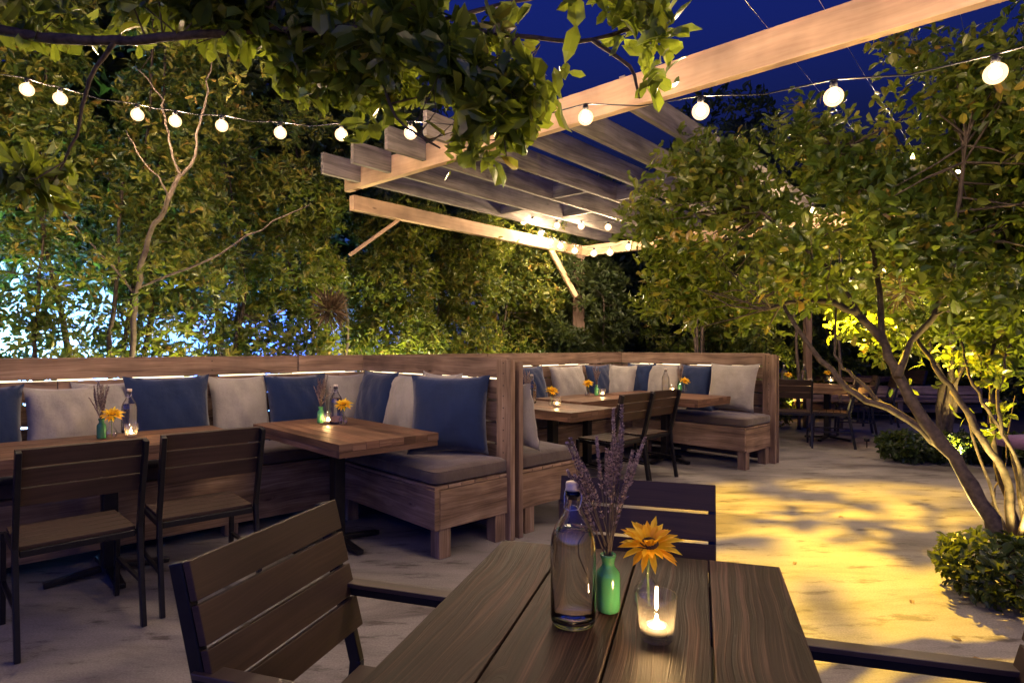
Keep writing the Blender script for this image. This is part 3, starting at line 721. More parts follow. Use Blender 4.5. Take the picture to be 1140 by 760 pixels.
# ------------------------------------------------------------------ far dining set at right
ft = Vector((4.05, 8.75, 0))
ped_table('far dining table beyond the partition, crowded with candles', ft, A1, 1.0, 1.9, [(0, -.5), (0, .5)], along=1)
ped_table('farthest table, dark, behind the far dining chairs', Vector((6.1, 11.2, 0)), A1, .9, 1.5, [(0, 0)], along=1)
for i, (px, d, a, lb) in enumerate([(925, 7.9, 62, 'nearest dark chair at the far dining table'), (950, 8.9, 66, 'second dark chair along the far dining table'), (975, 9.9, 70, 'dark chair between the two far tables'),
        (880, 8.0, -20, 'dark chair at the near end of the far dining table, behind the partition'), (1003, 10.8, 95, 'last dark chair before the low timber bench')]):
    place(side, STATE, ((px-570)/FP*d, d, 0), R(a), lb, CH)
cluster(0, on(873, 427), None, on(877, 428), on(879, 429), 'on the left end of the far dining table')
cluster(0, on(895, 425.5), None, None, on(901, 427), 'in the middle of the far dining table')
cluster(0, None, None, on(921, 425), on(925, 425.5), 'on the right end of the far dining table')
# low timber bench at the far right and purple-backed chair
t = thing('garden_bench', 'low dark timber bench before the far hedge at right', 'bench', (6.6, 10.6, 0), R(-4))
b = MB()
for k in range(3): b.box(-1.6, 1.6, .0, .04, .14+k*.16, .285+k*.16, 0)
b.build('backrest', M['bench'], t, .003)
b = MB(); b.box(-1.6, 1.6, -.46, -.01, .36, .40, 0); b.build('seat', M['bench'], t, .003)
for x in (-1.5, 0, 1.5):
    b = MB(); b.box(x-.045, x+.045, -.42, -.33, 0, .36, 2); b.build('leg', M['bench'], t, .003)
c = W(1136, 468, 5.6)
t = thing('lounge_chair', 'purple-backed chair at the right edge behind the leaves', 'chair', (c.x+.22, c.y, 0), R(100))
b = puffbox(.5, .09, .5, 8, 3, 8, puff=.0); o = b.build('backrest', M['purple'], t); o.location = (0, -.2, .42)
b = puffbox(.5, .5, .1, 8, 8, 3); o = b.build('seat', M['purple'], t); o.location = (0, .05, .34)
for x in (-.22, .22):
    for y in (-.2, .25):
        b = MB(); b.box(x-.018, x+.018, y-.018, y+.018, 0, .35, 2); b.build('leg', M['steel'], t)
t = MB(); q = W(899, 430, 9.6); t.box(q.x-.05, q.x+.05, q.y-.05, q.y+.05, 0, 2.5, 2); o = t.build('timber_post', M['fence'], None, .004); tag(o, 'dark square timber post behind the far dining table', 'post')

# ------------------------------------------------------------------ pergola
AP = R(41.1); C0 = Vector((-1.46, 5.64, 0))          # corner where the two beams meet
PV = Vector((math.sin(R(48.9)), -math.cos(R(48.9)), 0)) # along the big beam, towards the camera
PU = Vector((math.cos(R(48.9)), math.sin(R(48.9)), 0)); PU = Vector((math.sin(R(41.1)), math.cos(R(41.1)), 0))
t = thing('pergola', 'timber pergola with painted beams and grey rafters over the booths', 'pergola', C0, 0)
b = MB(); b.bar(PV*(-.15)+Vector((0, 0, 2.86)), PV*5.6+Vector((0, 0, 2.86)), .062, .195); b.build('beam', M['beam'], t, .004)
b = MB(); b.bar(PV*.2-PU*.085+Vector((0, 0, 2.82)), PV*5.6-PU*.085+Vector((0, 0, 2.82)), .04, .09); 
b = MB(); b.bar(PU*(-.05)+Vector((0, 0, 2.63)), PU*3.75+Vector((0, 0, 2.63)), .075, .14); b.build('beam', M['beam'], t, .004)
b = MB(); b.bar(PU*3.7+PV*(-.2)+Vector((0, 0, 2.62)), PU*3.7+PV*4.6+Vector((0, 0, 2.62)), .075, .14); b.build('beam', M['beam'], t, .004)
for k in range(7):
    s = .10+k*.455; jj = random.uniform(-.01, .01); zc = 2.905+jj
    b = MB(); b.bar(PV*s+PU*.034+Vector((0, 0, zc)), PV*s+PU*4.3+Vector((0, 0, zc)), .042, .185); b.build('rafter', M['rafter'], t, .003)
    if s < 1.6:
        b = MB(); b.bar(PV*s-PU*.42+Vector((0, 0, zc)), PV*s-PU*.034+Vector((0, 0, zc)), .042, .185); b.build('rafter', M['rafter'], t, .003)
for k in range(6):     # blocking between the rafters
    s = .10+k*.455; uu = (1.9, 2.5, 1.7, 2.2, 2.0, 2.6, 2.1)[k]
    b = MB(); b.bar(PV*(s+.0225)+PU*uu+Vector((0, 0, 2.90)), PV*(s+.4325)+PU*uu+Vector((0, 0, 2.90)), .04, .15); b.build('blocking', M['rafter'], t, .003)
b = MB(); q = PU*3.62; b.box(q.x-.08, q.x+.08, q.y-.08, q.y+.08, 0, 2.555, 2); b.build('post', M['fence'], t, .004)
a = W(612, 276, 7.9)-C0; c = W(641, 330, 8.0)-C0; b = MB(); b.bar(a, c, .06, .06); b.build('brace', M['beam'], t, .003)
a = PU*.5+Vector((0, 0, 2.56)); c = Vector((-.06, .0, 2.15)); b = MB(); b.bar(a, c, .03, .03); b.build('brace', M['beam'], t, .003)
for k, s in enumerate((3.75, 4.02, 4.30, 4.52, 4.8, 5.05)):
    b = MB(); a = C0+PV*s-PU*2.6+Vector((0, 0, 2.99)); c = C0+PV*s+PU*4.4+Vector((0, 0, 2.98)); m_ = (a+c)/2-Vector((0, 0, .05))
    b.tube([a, m_, c], .0010, 5); o = b.build('shade_wire', M['tin']); tag(o, 'thin bare wire strung across the open sky above the painted beam', 'wire', 'thin wires across the sky')
# flood lamp under the beam
fl = Vector((2.42, 4.45, 1.72))
t = thing('flood_lamp', 'small black flood lamp hung inside the crown of the right tree, shining on the paving', 'lamp', fl, R(-30))
b = MB(); b.lathe([(.0002, 0), (.03, 0), (.045, -.05), (.046, -.06), (.042, -.06), (.03, -.01), (.0002, -.008)], 20); o = b.build('housing', M['steel'], t)
b = MB(); b.tube([(0, 0, 0), (0, 0, .35)], .005, 8); b.build('bracket', M['steel'], t)
def light(name, kind, loc, energy, col, **kw):
    d = bpy.data.lights.new(name, kind); d.energy = energy; d.color = col
    for k, v in kw.items():
        if k not in ('target',): setattr(d, k, v)
    o = bpy.data.objects.new(name, d); COL.objects.link(o); o.location = loc
    if 'target' in kw: o.rotation_euler = (Vector(kw['target'])-Vector(loc)).to_track_quat('-Z', 'Y').to_euler()
    return o
light('flood_light', 'SPOT', fl-Vector((0, 0, .075)), 780, (1, .57, .035), spot_size=R(110), spot_blend=.22, shadow_soft_size=.012, target=(2.62, 4.1, 0))

# ------------------------------------------------------------------ strings of bulbs
mm, nt_, ou = newmat('haloed_globe_glass'); e_ = N(nt_, 'ShaderNodeEmission', Strength=3.2); e_.inputs[0].default_value = (1, .62, .28, 1); tr_ = N(nt_, 'ShaderNodeBsdfTransparent'); xx = N(nt_, 'ShaderNodeMixShader'); xx.inputs[0].default_value = .55
L(nt_, tr_.outputs[0], xx.inputs[1]); L(nt_, e_.outputs[0], xx.inputs[2]); L(nt_, xx.outputs[0], ou.inputs[0]); M['globe'] = mm  # shell has its own emission, painting a warm halo round each bulb core
def bulb_mesh(r, sub):
    me = bpy.data.meshes.new('bulb'); import bmesh
    bm = bmesh.new(); bmesh.ops.create_icosphere(bm, subdivisions=sub, radius=r); 
    for f in bm.faces: f.smooth = True
    bm.to_mesh(me); bm.free(); return me
BM1 = (bulb_mesh(.037, 3), bulb_mesh(.019, 2)); BM2 = (bulb_mesh(.042, 2), bulb_mesh(.021, 2))
for a_, b_ in ((BM1, 'bulb'), (BM2, 'bulbfar')): a_[0].materials.append(M['globe']); a_[1].materials.append(M[b_])
SK = MB(); SK.lathe([(.0002, .028), (.013, .028), (.015, .05), (.010, .062), (.0002, .064)], 12)
sk0 = SK.build('socket', M['cable'])
def light_string(label, pts, me, ends=(), sag=.05):
    t = thing('light_string', label, 'string lights', (0, 0, 0), 0, 'strings of warm bulbs')
    path = []
    allp = ([ends[0]] if ends else [])+pts+([ends[1]] if ends else [])
    for i, p in enumerate(allp):
        q = Vector(p)+Vector((0, 0, .068)); 
        if i: m_ = (path[-1]+q)/2-Vector((0, 0, sag*(q-path[-1]).length)); path.append(m_)
        path.append(q)
    b = MB(); b.tube(path, .0035, 5); b.build('cable', M['cable'], t)
    for p in pts:
        o = bpy.data.objects.new('bulb', me[0]); COL.objects.link(o); o.parent = t; o.location = p
        f_ = bpy.data.objects.new('filament', me[1]); COL.objects.link(f_); f_.parent = o
        s = bpy.data.objects.new('socket', sk0.data); COL.objects.link(s); s.parent = o
    return t
pts = [W(30, 100, 3.55), W(67, 110, 3.6), W(153, 128, 3.75), W(195, 135, 3.8), W(247, 140, 3.8), W(312, 148, 3.75), W(380, 150, 3.6), W(457, 148, 3.45), W(555, 146, 3.2), W(652, 131, 2.95), W(780, 124, 2.65), W(928, 108, 2.4), W(1108, 82, 2.15), Vector((2.15, 1.6, 2.3)), Vector((2.3, .9, 2.4)), Vector((2.3, .1, 2.5)), Vector((1.2, -.4, 2.55)), Vector((-.2, -.5, 2.55)), Vector((-1.6, -.2, 2.5))]  # bulbs past the right tree hang out of view, added for fill light
light_string('long string of bare bulbs crossing from the left foliage to the right tree, with an unseen tail added for fill', pts, BM1, ends=(W(-60, 80, 3.4), Vector((-2.4, 0, 2.6))))
pts = [W(583, 247, 7.6), W(593, 247, 7.4), W(620, 251, 7.3), W(647, 252, 7.3), W(677, 253, 7.2)]
light_string('short upper row of bulbs under the pergola rafters', pts, BM2, ends=(W(560, 240, 8.0), W(705, 250, 7.2)))
pts = [W(602, 260, 7.5), W(613, 269, 7.4), W(624, 274, 7.3), W(640, 279, 7.2), W(661, 282, 7.1), W(679, 281, 7.0), W(700, 275, 6.9)]
light_string('sagging lower row of bulbs at the far pergola corner', pts, BM2, ends=(W(590, 250, 7.6), W(720, 262, 6.8)))
pts = [W(951, 199, 5.4), W(1016, 173, 5.0), W(985, 300, 7.2), W(948, 315, 7.6), W(888, 331, 8.2), W(1090, 250, 5.4), W(1067, 190, 5.2), W(1130, 180, 4.9), W(905, 235, 6.0), W(868, 262, 6.6), W(980, 238, 5.8), W(1035, 300, 6.4), W(1110, 300, 5.6)]  # some of these bulbs are added in and behind the crown to make glints
light_string('bulbs glinting through the leaves of the right tree, several added for sparkle', pts, BM1)
bpy.data.objects.remove(sk0)

# ------------------------------------------------------------------ LED strips behind the fence gaps
def led(label, a, b_, z, r=.007):
    m_ = MB(); n = max(2, int((b_-a).length/.42)); d = (b_-a)/n; up = Vector((0, 0, z))
    for i in range(n):
        p = a+d*i; m_.tube([p+up+Vector((0, 0, random.uniform(-.004, .003))), p+d*random.uniform(.45, .85)+up+Vector((0, 0, random.uniform(-.004, .003)))], r, 6)
    m_.tube([a+up+Vector((0, 0, -.006)), b_+up+Vector((0, 0, -.006))], .002, 5)
    o = m_.build('light_strip', M['led']); return tag(o, label, 'light strip', 'warm light strips behind the slats')
led('warm light strip behind the top gap of the left fence', F(-4.4, VB+.045), F(-1.38, VB+.045), 1.070)
led('warm light strip behind the top gap near the partition corner', F(-1.22, VB+.045), F(-.06, VB+.045), 1.070)
led('warm light strip behind the top gap of the tall end-post partition', F(.045, .12), F(.045, .98), 1.070)
led('warm light strip behind the partition gap near the booth corner', F(.045, 1.12), F(.045, 1.9), 1.070)
led('warm light strip behind the top gap of the middle booth fence', F(.1, VB+.045), F(3.3, VB+.045), 1.070)
led('warm light strip behind the top gap of the farther partition', F(U2+.045, .1), F(U2+.045, .98), 1.070)
led('warm light strip behind the farther partition near its corner', F(U2+.045, 1.12), F(U2+.045, 1.9), 1.070)

# ------------------------------------------------------------------ hedge and trees
def shrub(label, cu, cv, h, w, n_t, mat, ln, name='hedge_shrub', cat='shrub', z0=.3, barkm=None, per=7, depth=.55, tone=.5, thr=-.35, low=False, grp='tall shrubs of the hedge behind the fences'):
    base = F(cu, cv); t = thing(name, label, cat, base, 0, grp)
    blobs = []; k = max(3, int((h-z0)/.55))
    for i in range(k):
        z = z0+(h-z0)*(i+.5)/k
        for s in (-1, 1):
            q = U*(s*w*.42+random.uniform(-.12, .12))+V_*random.uniform(-.15, .15)
            blobs.append(((q.x, q.y, z+random.uniform(-.1, .1)), (w*.42, depth, .42)))
    tp, dr = sample_blobs(blobs, n_t, thr=thr)
    if low:
        t2, d2 = sample_blobs([((U.x*s_*w*.35, U.y*s_*w*.35, z_), (w*.42, depth*.8, .4)) for s_ in (-1, 1) for z_ in (.9, 1.5)], 190, thr=-.1); tp = np.concatenate([tp, t2]); dr = np.concatenate([dr, d2])
    rosettes('crown', tp, dr, per, ln, mat, t, tone=tone)
    b = MB(); rt = []
    for s in range(3):
        x = U*random.uniform(-.3, .3)*w; top = x*1.6+Vector((random.uniform(-.2, .2), random.uniform(-.2, .2), h*.82))
        rt += limb(b, [x*.4, x*.9+Vector((0, 0, h*.25)), x*1.2+Vector((random.uniform(-.15, .15), 0, h*.5)), top], .030, .008, 6, .015)
    twigs(b, rt, tp, 40); b.build('trunk', barkm or M['bark'], t)
    return t
nm = ['cut by the left edge', 'above the pale pillow at far left', 'above the first navy pillow', 'left of the pergola corner', 'behind the middle table', 'behind the tall end post', 'behind the middle booth left', 'behind the middle booth centre', 'behind the middle booth right']
hs = [5.5, 5.6, 5.5, 4.9, 3.7, 3.1, 3.0, 3.0, 3.2]
for i, (cu, h) in enumerate(zip([-5.0, -3.95, -2.9, -1.85, -.8, .3, 1.4, 2.5, 3.6], hs)):
    low = i < 3
    shrub('tall leafy hedge shrub '+nm[i], cu, VB+.95+random.uniform(-.1, .1), h, 1.38, 4000 if h > 4 else 2500, M['leaf'], .070 if i < 5 else .076, z0=1.0 if not low else 2.0, low=low)
for i, (px, d, h, lb) in enumerate([(60, 7.6, 6.4, 'behind the left end of the hedge'), (260, 8.6, 6.8, 'behind the hedge left of the pergola'), (310, 7.4, 5.6, 'filling the gap beside the pale forked tree'), (190, 7.2, 5.8, 'behind the fork of the pale bare trunk'), (430, 10.5, 4.6, 'seen below the pergola corner'), (590, 12.0, 4.5, 'seen through the rafters'), (730, 12.5, 4.6, 'behind the farther partition'), (835, 12.5, 6.1, 'with its pale top against the night sky'), (930, 12.8, 4.6, 'behind the timber post'), (1030, 12.4, 4.6, 'behind the low timber bench'), (1130, 12, 4.8, 'at the right edge behind the low bench')]):
    q = W(px, 386, d)-P1; shrub('dark background tree '+lb, q.dot(U), q.dot(V_), h, 2.6, 2300, M['farleaf'], .17, 'background_tree', 'tree', z0=.2 if i > 5 else 1.9, per=6, depth=.9, thr=-.6, grp='dark trees beyond the hedge')
# hedge parts behind the farther partition / far table
for i, (px, d, lb) in enumerate([(775, 9.7, 'behind the slender pale stems'), (850, 10.3, 'behind the farther partition post'), (925, 11.6, 'behind the far dining chairs'), (1010, 12.0, 'behind the low timber bench, left'), (1095, 11.5, 'behind the low timber bench, right')]):
    q = W(px, 386, d)-P1; shrub('dark hedge shrub '+lb, q.dot(U), q.dot(V_), 3.0, 1.4, 1200, M['leaf'], .10, z0=.1, depth=.5, tone=.38)
# pale forked bare tree against the hedge at left
def w3(l): return [W(*p) for p in l]
t = thing('forked_tree', 'slender pale forked trunk rising through the hedge at left', 'tree', W(148, 560, 4.75).xy.to_3d())
O = t.location
b = MB()
def rel(l): return [W(*p)-O for p in l]
limb(b, [Vector((0, 0, 0))]+rel([(148, 400, 4.7), (152, 330, 4.6), (165, 265, 4.4), (182, 235, 4.3), (200, 195, 4.25)]), .024, .014, 8)
limb(b, rel([(200, 195, 4.25), (190, 165, 4.2), (183, 130, 4.2), (178, 105, 4.2), (150, 75, 4.2)]), .010, .004, 6)
limb(b, rel([(200, 195, 4.25), (215, 180, 4.25), (222, 140, 4.2), (230, 100, 4.2), (235, 60, 4.2)]), .012, .004, 6)
limb(b, rel([(165, 265, 4.4), (185, 215, 4.2), (160, 180, 4.1), (140, 145, 4.1)]), .008, .003, 5)
limb(b, rel([(152, 330, 4.6), (120, 290, 4.5), (85, 255, 4.4), (60, 220, 4.4)]), .009, .004, 5)
limb(b, rel([(155, 320, 4.6), (230, 290, 4.5), (290, 255, 4.5), (345, 228, 4.5)]), .010, .004, 5)
b.build('trunk', M['palebark'], t)
tp, dr = sample_blobs([(tuple(rel([(60, 300, 4.3)])[0]), (.5, .3, .35)), (tuple(rel([(60, 370, 4.4)])[0]), (.55, .3, .3)), (tuple(rel([(200, 330, 4.6)])[0]), (.5, .3, .4)), (tuple(rel([(230, 60, 4.3)])[0]), (.5, .3, .3))], 170, thr=-.1)
rosettes('crown', tp, dr, 7, .065, M['leaf'], t)
for i, (px, d, w_) in enumerate(((40, 4.5, .016), (125, 4.8, .022))):
    b = MB(); p0 = W(px, 560, d); limb(b, [(p0.x, p0.y, 0), W(px-3, 400, d), W(px+4, 310, d), W(px+12, 200, d)], w_, w_*.5, 6); o = b.build('sapling_trunk', M['bark']); tag(o, ['thin dark sapling trunk near the left edge before the blue wall', 'dark sapling trunk just left of the pale forked trunk'][i], 'sapling')
# slender pale stems behind the middle booth
t = thing('young_tree', 'three slender pale stems fanning up behind the middle booth fence', 'tree', W(776, 500, 7.9).xy.to_3d()); O = t.location
b = MB()
for l in ([(775, 395, 7.9), (772, 360, 7.9), (768, 335, 7.9), (752, 310, 7.9)], [(777, 395, 7.9), (776, 350, 7.9), (788, 325, 7.9)], [(781, 395, 7.9), (782, 345, 7.9), (780, 310, 7.9)], [(776, 390, 7.9), (762, 355, 7.9), (750, 330, 7.9)]):
    limb(b, [Vector((0, 0, 0))]+rel(l), .022, .008, 6)
b.build('trunk', M['palebark'], t)
for i, (px, d) in enumerate(((886, 9.4), (933, 9.6))):
    b = MB(); p0 = W(px+4, 430, d); limb(b, [(p0.x, p0.y, 0), W(px+2, 410, d), W(px, 370, d), W(px-2, 330, d), W(px+6, 280, d)], .03, .014, 6); o = b.build('sapling_trunk', M['palebark']); tag(o, ['pale sapling trunk just behind the far table candles', 'yellow-lit sapling trunk right of the dark timber post'][i], 'sapling')

# right tree
t = thing('leafy_tree', 'leaning multi-branched tree with a broad leafy crown over the yellow-lit paving', 'tree', (2.72, 3.22, 0)); O = t.location
b = MB(); roots = []
def rl(l, r0, r1, n=10, wob=.008):
    global roots; q = limb(b, rel(l), r0, r1, n, wob); roots += q; return q
roots += limb(b, [Vector((0, 0, 0))]+rel([(1118, 615, 3.25), (1082, 540, 3.35), (1040, 483, 3.5), (1005, 430, 3.6), (985, 385, 3.7), (955, 350, 3.75)]), .046, .022, 12)
rl([(955, 350, 3.75), (925, 335, 3.8), (890, 335, 3.9), (850, 345, 4.0)], .024, .010)
rl([(955, 350, 3.75), (935, 315, 3.8), (890, 270, 3.9), (840, 230, 4.1)], .024, .008)
rl([(985, 385, 3.7), (975, 300, 3.8), (960, 230, 3.8), (950, 160, 3.8)], .020, .006)
rl([(1050, 497, 3.5), (1000, 460, 3.6), (955, 440, 3.7), (915, 400, 3.8), (880, 355, 3.9), (865, 325, 4.0)], .026, .010)
rl([(1040, 483, 3.5), (985, 450, 3.65), (950, 418, 3.75), (930, 395, 3.8), (932, 330, 3.9)], .014, .006)
rl([(1000, 420, 3.6), (1015, 380, 3.7), (1040, 350, 3.6), (1055, 280, 3.5), (1068, 220, 3.4), (1075, 150, 3.3)], .022, .008)
blobs = []
def bl(px, py, d, rx, ry, rz): 
    q = W(px, py, d)-O; blobs.append(((q.x, q.y, q.z), (rx, ry, rz)))
for a in [(735, 250, 4.6, .28, .4, .28), (765, 205, 4.5, .3, .4, .28), (800, 190, 4.4, .35, .4, .28), (800, 260, 4.5, .45, .5, .36), (860, 170, 4.2, .42, .45, .25), (870, 240, 4.3, .5, .5, .38), (930, 165, 3.9, .42, .4, .34), (940, 230, 4.0, .5, .5, .36), (1000, 120, 3.6, .34, .35, .26), (1060, 100, 3.35, .35, .35, .24), (1130, 100, 3.2, .35, .35, .27),
          (1010, 200, 3.8, .5, .5, .36), (1090, 190, 3.5, .45, .45, .36), (1150, 210, 3.3, .4, .4, .4), (960, 300, 4.1, .5, .5, .22), (1040, 280, 3.8, .5, .5, .32), (1120, 290, 3.5, .4, .4, .33), (780, 310, 4.9, .4, .4, .18), (870, 305, 4.5, .45, .45, .16), (1050, 350, 4.0, .4, .4, .18), (1125, 370, 3.6, .35, .35, .2), (930, 270, 3.5, .3, .25, .25), (1010, 250, 3.3, .3, .25, .28), (1070, 300, 3.2, .25, .2, .2), (880, 300, 3.7, .25, .2, .14), (890, 150, 3.9, .2, .3, .16), (1140, 330, 3.1, .2, .2, .25), (980, 90, 3.5, .2, .2, .15)]: bl(*a)
for a in [(760, 330, 4.9, .35, .35, .25), (850, 340, 4.6, .3, .3, .14), (960, 350, 4.3, .35, .35, .14), (1060, 390, 4.1, .25, .3, .14), (1130, 420, 3.9, .25, .25, .2), (1000, 60, 3.6, .25, .2, .12), (1120, 50, 3.2, .3, .2, .12)]: bl(*a)
tp, dr = sample_blobs(blobs, 3900, shell=.12, thr=.0, fuzz=.08)
rosettes('crown', tp, dr, 7, .078, M['bigleaf'], t, ratio=.24, jit=.02, spread=(25, 95))
twigs(b, roots, tp, 150, .007); b.build('trunk', M['bark'], t)
# second clump at the right edge
t = thing('leafy_tree', 'many-stemmed small tree standing right at the picture edge, stems lit from below', 'tree', (3.02, 3.62, 0)); O = t.location
b = MB(); roots = []
for l, r0 in (([(1128, 590, 3.6), (1122, 540, 3.6), (1095, 490, 3.6), (1065, 440, 3.7), (1035, 400, 3.8), (1015, 370, 3.9)], .045), ([(1135, 590, 3.65), (1110, 520, 3.7), (1106, 460, 3.7), (1100, 410, 3.7), (1115, 350, 3.7), (1110, 280, 3.7)], .03),
              ([(1138, 570, 3.6), (1125, 500, 3.6), (1100, 455, 3.6), (1080, 420, 3.65), (1070, 380, 3.7)], .024), ([(1140, 580, 3.5), (1135, 520, 3.5), (1112, 470, 3.5), (1120, 400, 3.5), (1140, 330, 3.5)], .022), ([(1120, 600, 3.6), (1095, 520, 3.7), (1075, 460, 3.8), (1060, 430, 3.9), (1085, 390, 3.9)], .016), ([(1105, 570, 3.7), (1110, 540, 3.7), (1120, 510, 3.8), (1130, 440, 3.8)], .010)):
    roots += limb(b, [Vector((random.uniform(-.04, .04), random.uniform(-.04, .04), 0))]+rel(l), r0*.7, r0*.22, 8)
blobs = []
for a in [(1110, 350, 3.8, .35, .35, .25), (1075, 400, 3.8, .14, .15, .08), (1120, 470, 3.6, .07, .08, .12), (1110, 415, 3.6, .13, .12, .08), (1120, 250, 3.8, .4, .4, .4)]: bl(*a)
tp, dr = sample_blobs(blobs, 420, shell=.4, thr=-.4)
rosettes('crown', tp, dr, 6, .08, M['bigleaf'], t, ratio=.29, jit=.012); twigs(b, roots, tp, 60, .006); b.build('trunk', M['bark'], t)
# third tree further back with uplit stems
t = thing('leafy_tree', 'small tree behind the low hedge with its stems brightly lit yellow', 'tree', W(1052, 500, 6.9).xy.to_3d()); O = t.location
b = MB(); roots = []
for l in ([(1048, 480, 6.9), (1046, 450, 6.9), (1050, 420, 6.8), (1035, 390, 6.7), (1025, 330, 6.6)], [(1055, 485, 6.9), (1062, 450, 6.9), (1066, 420, 6.8), (1085, 380, 6.7)], [(1050, 485, 6.9), (1056, 440, 6.8), (1060, 380, 6.7), (1052, 320, 6.7)]):
    roots += limb(b, [Vector((random.uniform(-.04, .04), 0, 0))]+rel(l), .05, .02, 7)
b.build('trunk', M['bark'], t); blobs = []
for a in [(1000, 320, 6.6, .8, .6, .5), (1070, 300, 6.6, .8, .6, .6), (1040, 230, 6.6, .9, .7, .5), (1120, 360, 6.5, .7, .5, .5), (930, 280, 6.8, .7, .6, .5), (1000, 370, 6.8, .5, .5, .25), (860, 330, 7.2, .6, .5, .3)]: bl(*a)
tp, dr = sample_blobs(blobs, 1500, shell=.3, thr=-.1, fuzz=.1)
rosettes('crown', tp, dr, 6, .10, M['bigleaf'], t, ratio=.29, jit=.012, tone=.6)
# overhanging limb in front
t = thing('overhanging_tree', 'dark limb with large glossy leaves hanging over the upper left foreground', 'tree', (-3.2, 2.3, 0)); O = t.location
b = MB(); roots = []
roots += limb(b, [Vector((0, 0, 0)), Vector((.1, 0, 1.4))]+rel([(-120, 20, 2.6), (0, 33, 2.6), (60, 43, 2.58), (130, 46, 2.55), (200, 40, 2.5), (300, 34, 2.5), (380, 33, 2.5), (470, 30, 2.5), (570, 40, 2.45), (660, 45, 2.4), (730, 20, 2.4)]), .028, .006, 9, .004)
for l in ([(380, 33, 2.5), (420, 70, 2.5), (440, 130, 2.45), (490, 165, 2.45)], [(570, 40, 2.45), (580, 90, 2.4), (560, 140, 2.4)], [(300, 34, 2.5), (300, 10, 2.5), (330, -20, 2.5)], [(660, 45, 2.4), (700, 75, 2.35), (712, 110, 2.35)], [(130, 46, 2.55), (100, 90, 2.6), (85, 150, 2.7), (60, 200, 2.8)], [(470, 30, 2.5), (560, 5, 2.5), (650, -10, 2.5)]):
    roots += limb(b, rel(l), .011, .004, 6, .004)
blobs = []
for a in [(20, 5, 2.6, .25, .25, .12), (110, 5, 2.6, .25, .25, .10), (210, 0, 2.6, .25, .25, .11), (300, 5, 2.6, .2, .25, .14), (370, 10, 2.6, .18, .2, .18), (390, 80, 2.6, .12, .2, .16), (450, 20, 2.5, .2, .2, .2), (430, 70, 2.5, .14, .2, .14), (512, 165, 2.45, .06, .08, .07), (520, 60, 2.45, .16, .2, .22), (570, 110, 2.4, .12, .15, .16), (590, 30, 2.4, .16, .2, .18), (650, 20, 2.4, .14, .2, .14), (690, 75, 2.35, .07, .12, .1), (710, 60, 2.35, .08, .12, .14), (725, 10, 2.35, .10, .1, .1), (414, 135, 2.5, .035, .05, .08), (500, 95, 2.4, .08, .1, .12), (540, 165, 2.4, .05, .06, .05), (700, 110, 2.3, .06, .08, .08), (740, 85, 2.3, .05, .06, .08), (690, 20, 2.3, .12, .1, .12), (735, 40, 2.3, .07, .08, .09), (330, 60, 2.6, .10, .2, .12), (250, 10, 2.5, .2, .2, .12),
          (40, 200, 2.8, .12, .2, .08), (610, 70, 2.35, .12, .1, .16), (650, 50, 2.35, .12, .1, .14), (560, 25, 2.4, .14, .1, .14)]: bl(*a)
tp, dr = sample_blobs(blobs, 760, shell=.2, thr=-.3, fuzz=.03)
rosettes('crown', tp, dr, 6, .108, M['bigleaf'], t, ratio=.24, jit=.012, up=.1, tone=.45, ); twigs(b, roots, tp, 110, .004); b.build('trunk', M['bark'], t)

# ground shrubs
def ground_shrub(label, c, lx, ly, h, rz, n_t, ln):
    t = thing('ground_shrub', label, 'shrub', c, rz, 'low clipped shrubs on the paving edge'); nx = max(1, int(lx/.35)); blobs = []
    for i in range(nx):
        x = -lx/2+lx*(i+.5)/nx; blobs.append(((x, 0, h*.5), (lx/nx*.75, ly/2, h*.5)))
    tp, dr = sample_blobs(blobs, n_t, shell=.7, thr=-.8); tp[:, 2] = np.maximum(tp[:, 2], .03)
    rosettes('foliage', tp, dr, 7, ln, M['darkleaf'], t, ratio=.28)
    b = MB(); q = [Vector((random.uniform(-lx/3, lx/3), 0, 0)) for _ in range(6)]; twigs(b, q, tp, 40, .006); b.build('stems', M['bark'], t)
ground_shrub('low dark shrub at the foot of the leaning tree, lower right', (2.98, 2.98, 0), 1.35, .80, .33, R(-8), 1100, .055)
ground_shrub('low dark hedge strip beyond the yellow-lit paving, left part', (4.95, 6.75, 0), 1.4, .7, .34, R(-8), 900, .065)
ground_shrub('low dark hedge strip beyond the yellow-lit paving, right part', (6.1, 6.55, 0), 1.3, .7, .34, R(-8), 700, .065)
# air plants / bromeliads
def spiky(label, c, r, n, mat, down=False, name='air_plant'):
    D = nrm(rng.normal(size=(n, 3))+np.array([0, 0, -.2 if down else .5])); P = D*r*.1
    o = leaves(name, P, D, nrm(rng.normal(size=(n, 3))), r*rng.uniform(.6, 1.1, n), r*.05*rng.uniform(.7, 1.3, n), mat, None, curv=.35)
    o.location = c; return tag(o, label, 'plant', 'spiky plants in the hedge')
spiky('tan spiky air plant hanging above the partition corner', W(368, 345, 5.3), .20, 170, M['dryleaf'])
q = W(655, 386, 8.35)-P1; shrub('dark brownish shrub crowding the far pergola post', q.dot(U)+.1, q.dot(V_)+.1, 2.45, .9, 1300, M['farleaf'], .10, z0=.9, depth=.35, tone=.6)
spiky('olive spiky plant hanging inside the right tree', W(1003, 325, 4.4), .16, 60, M['dryleaf'], True)
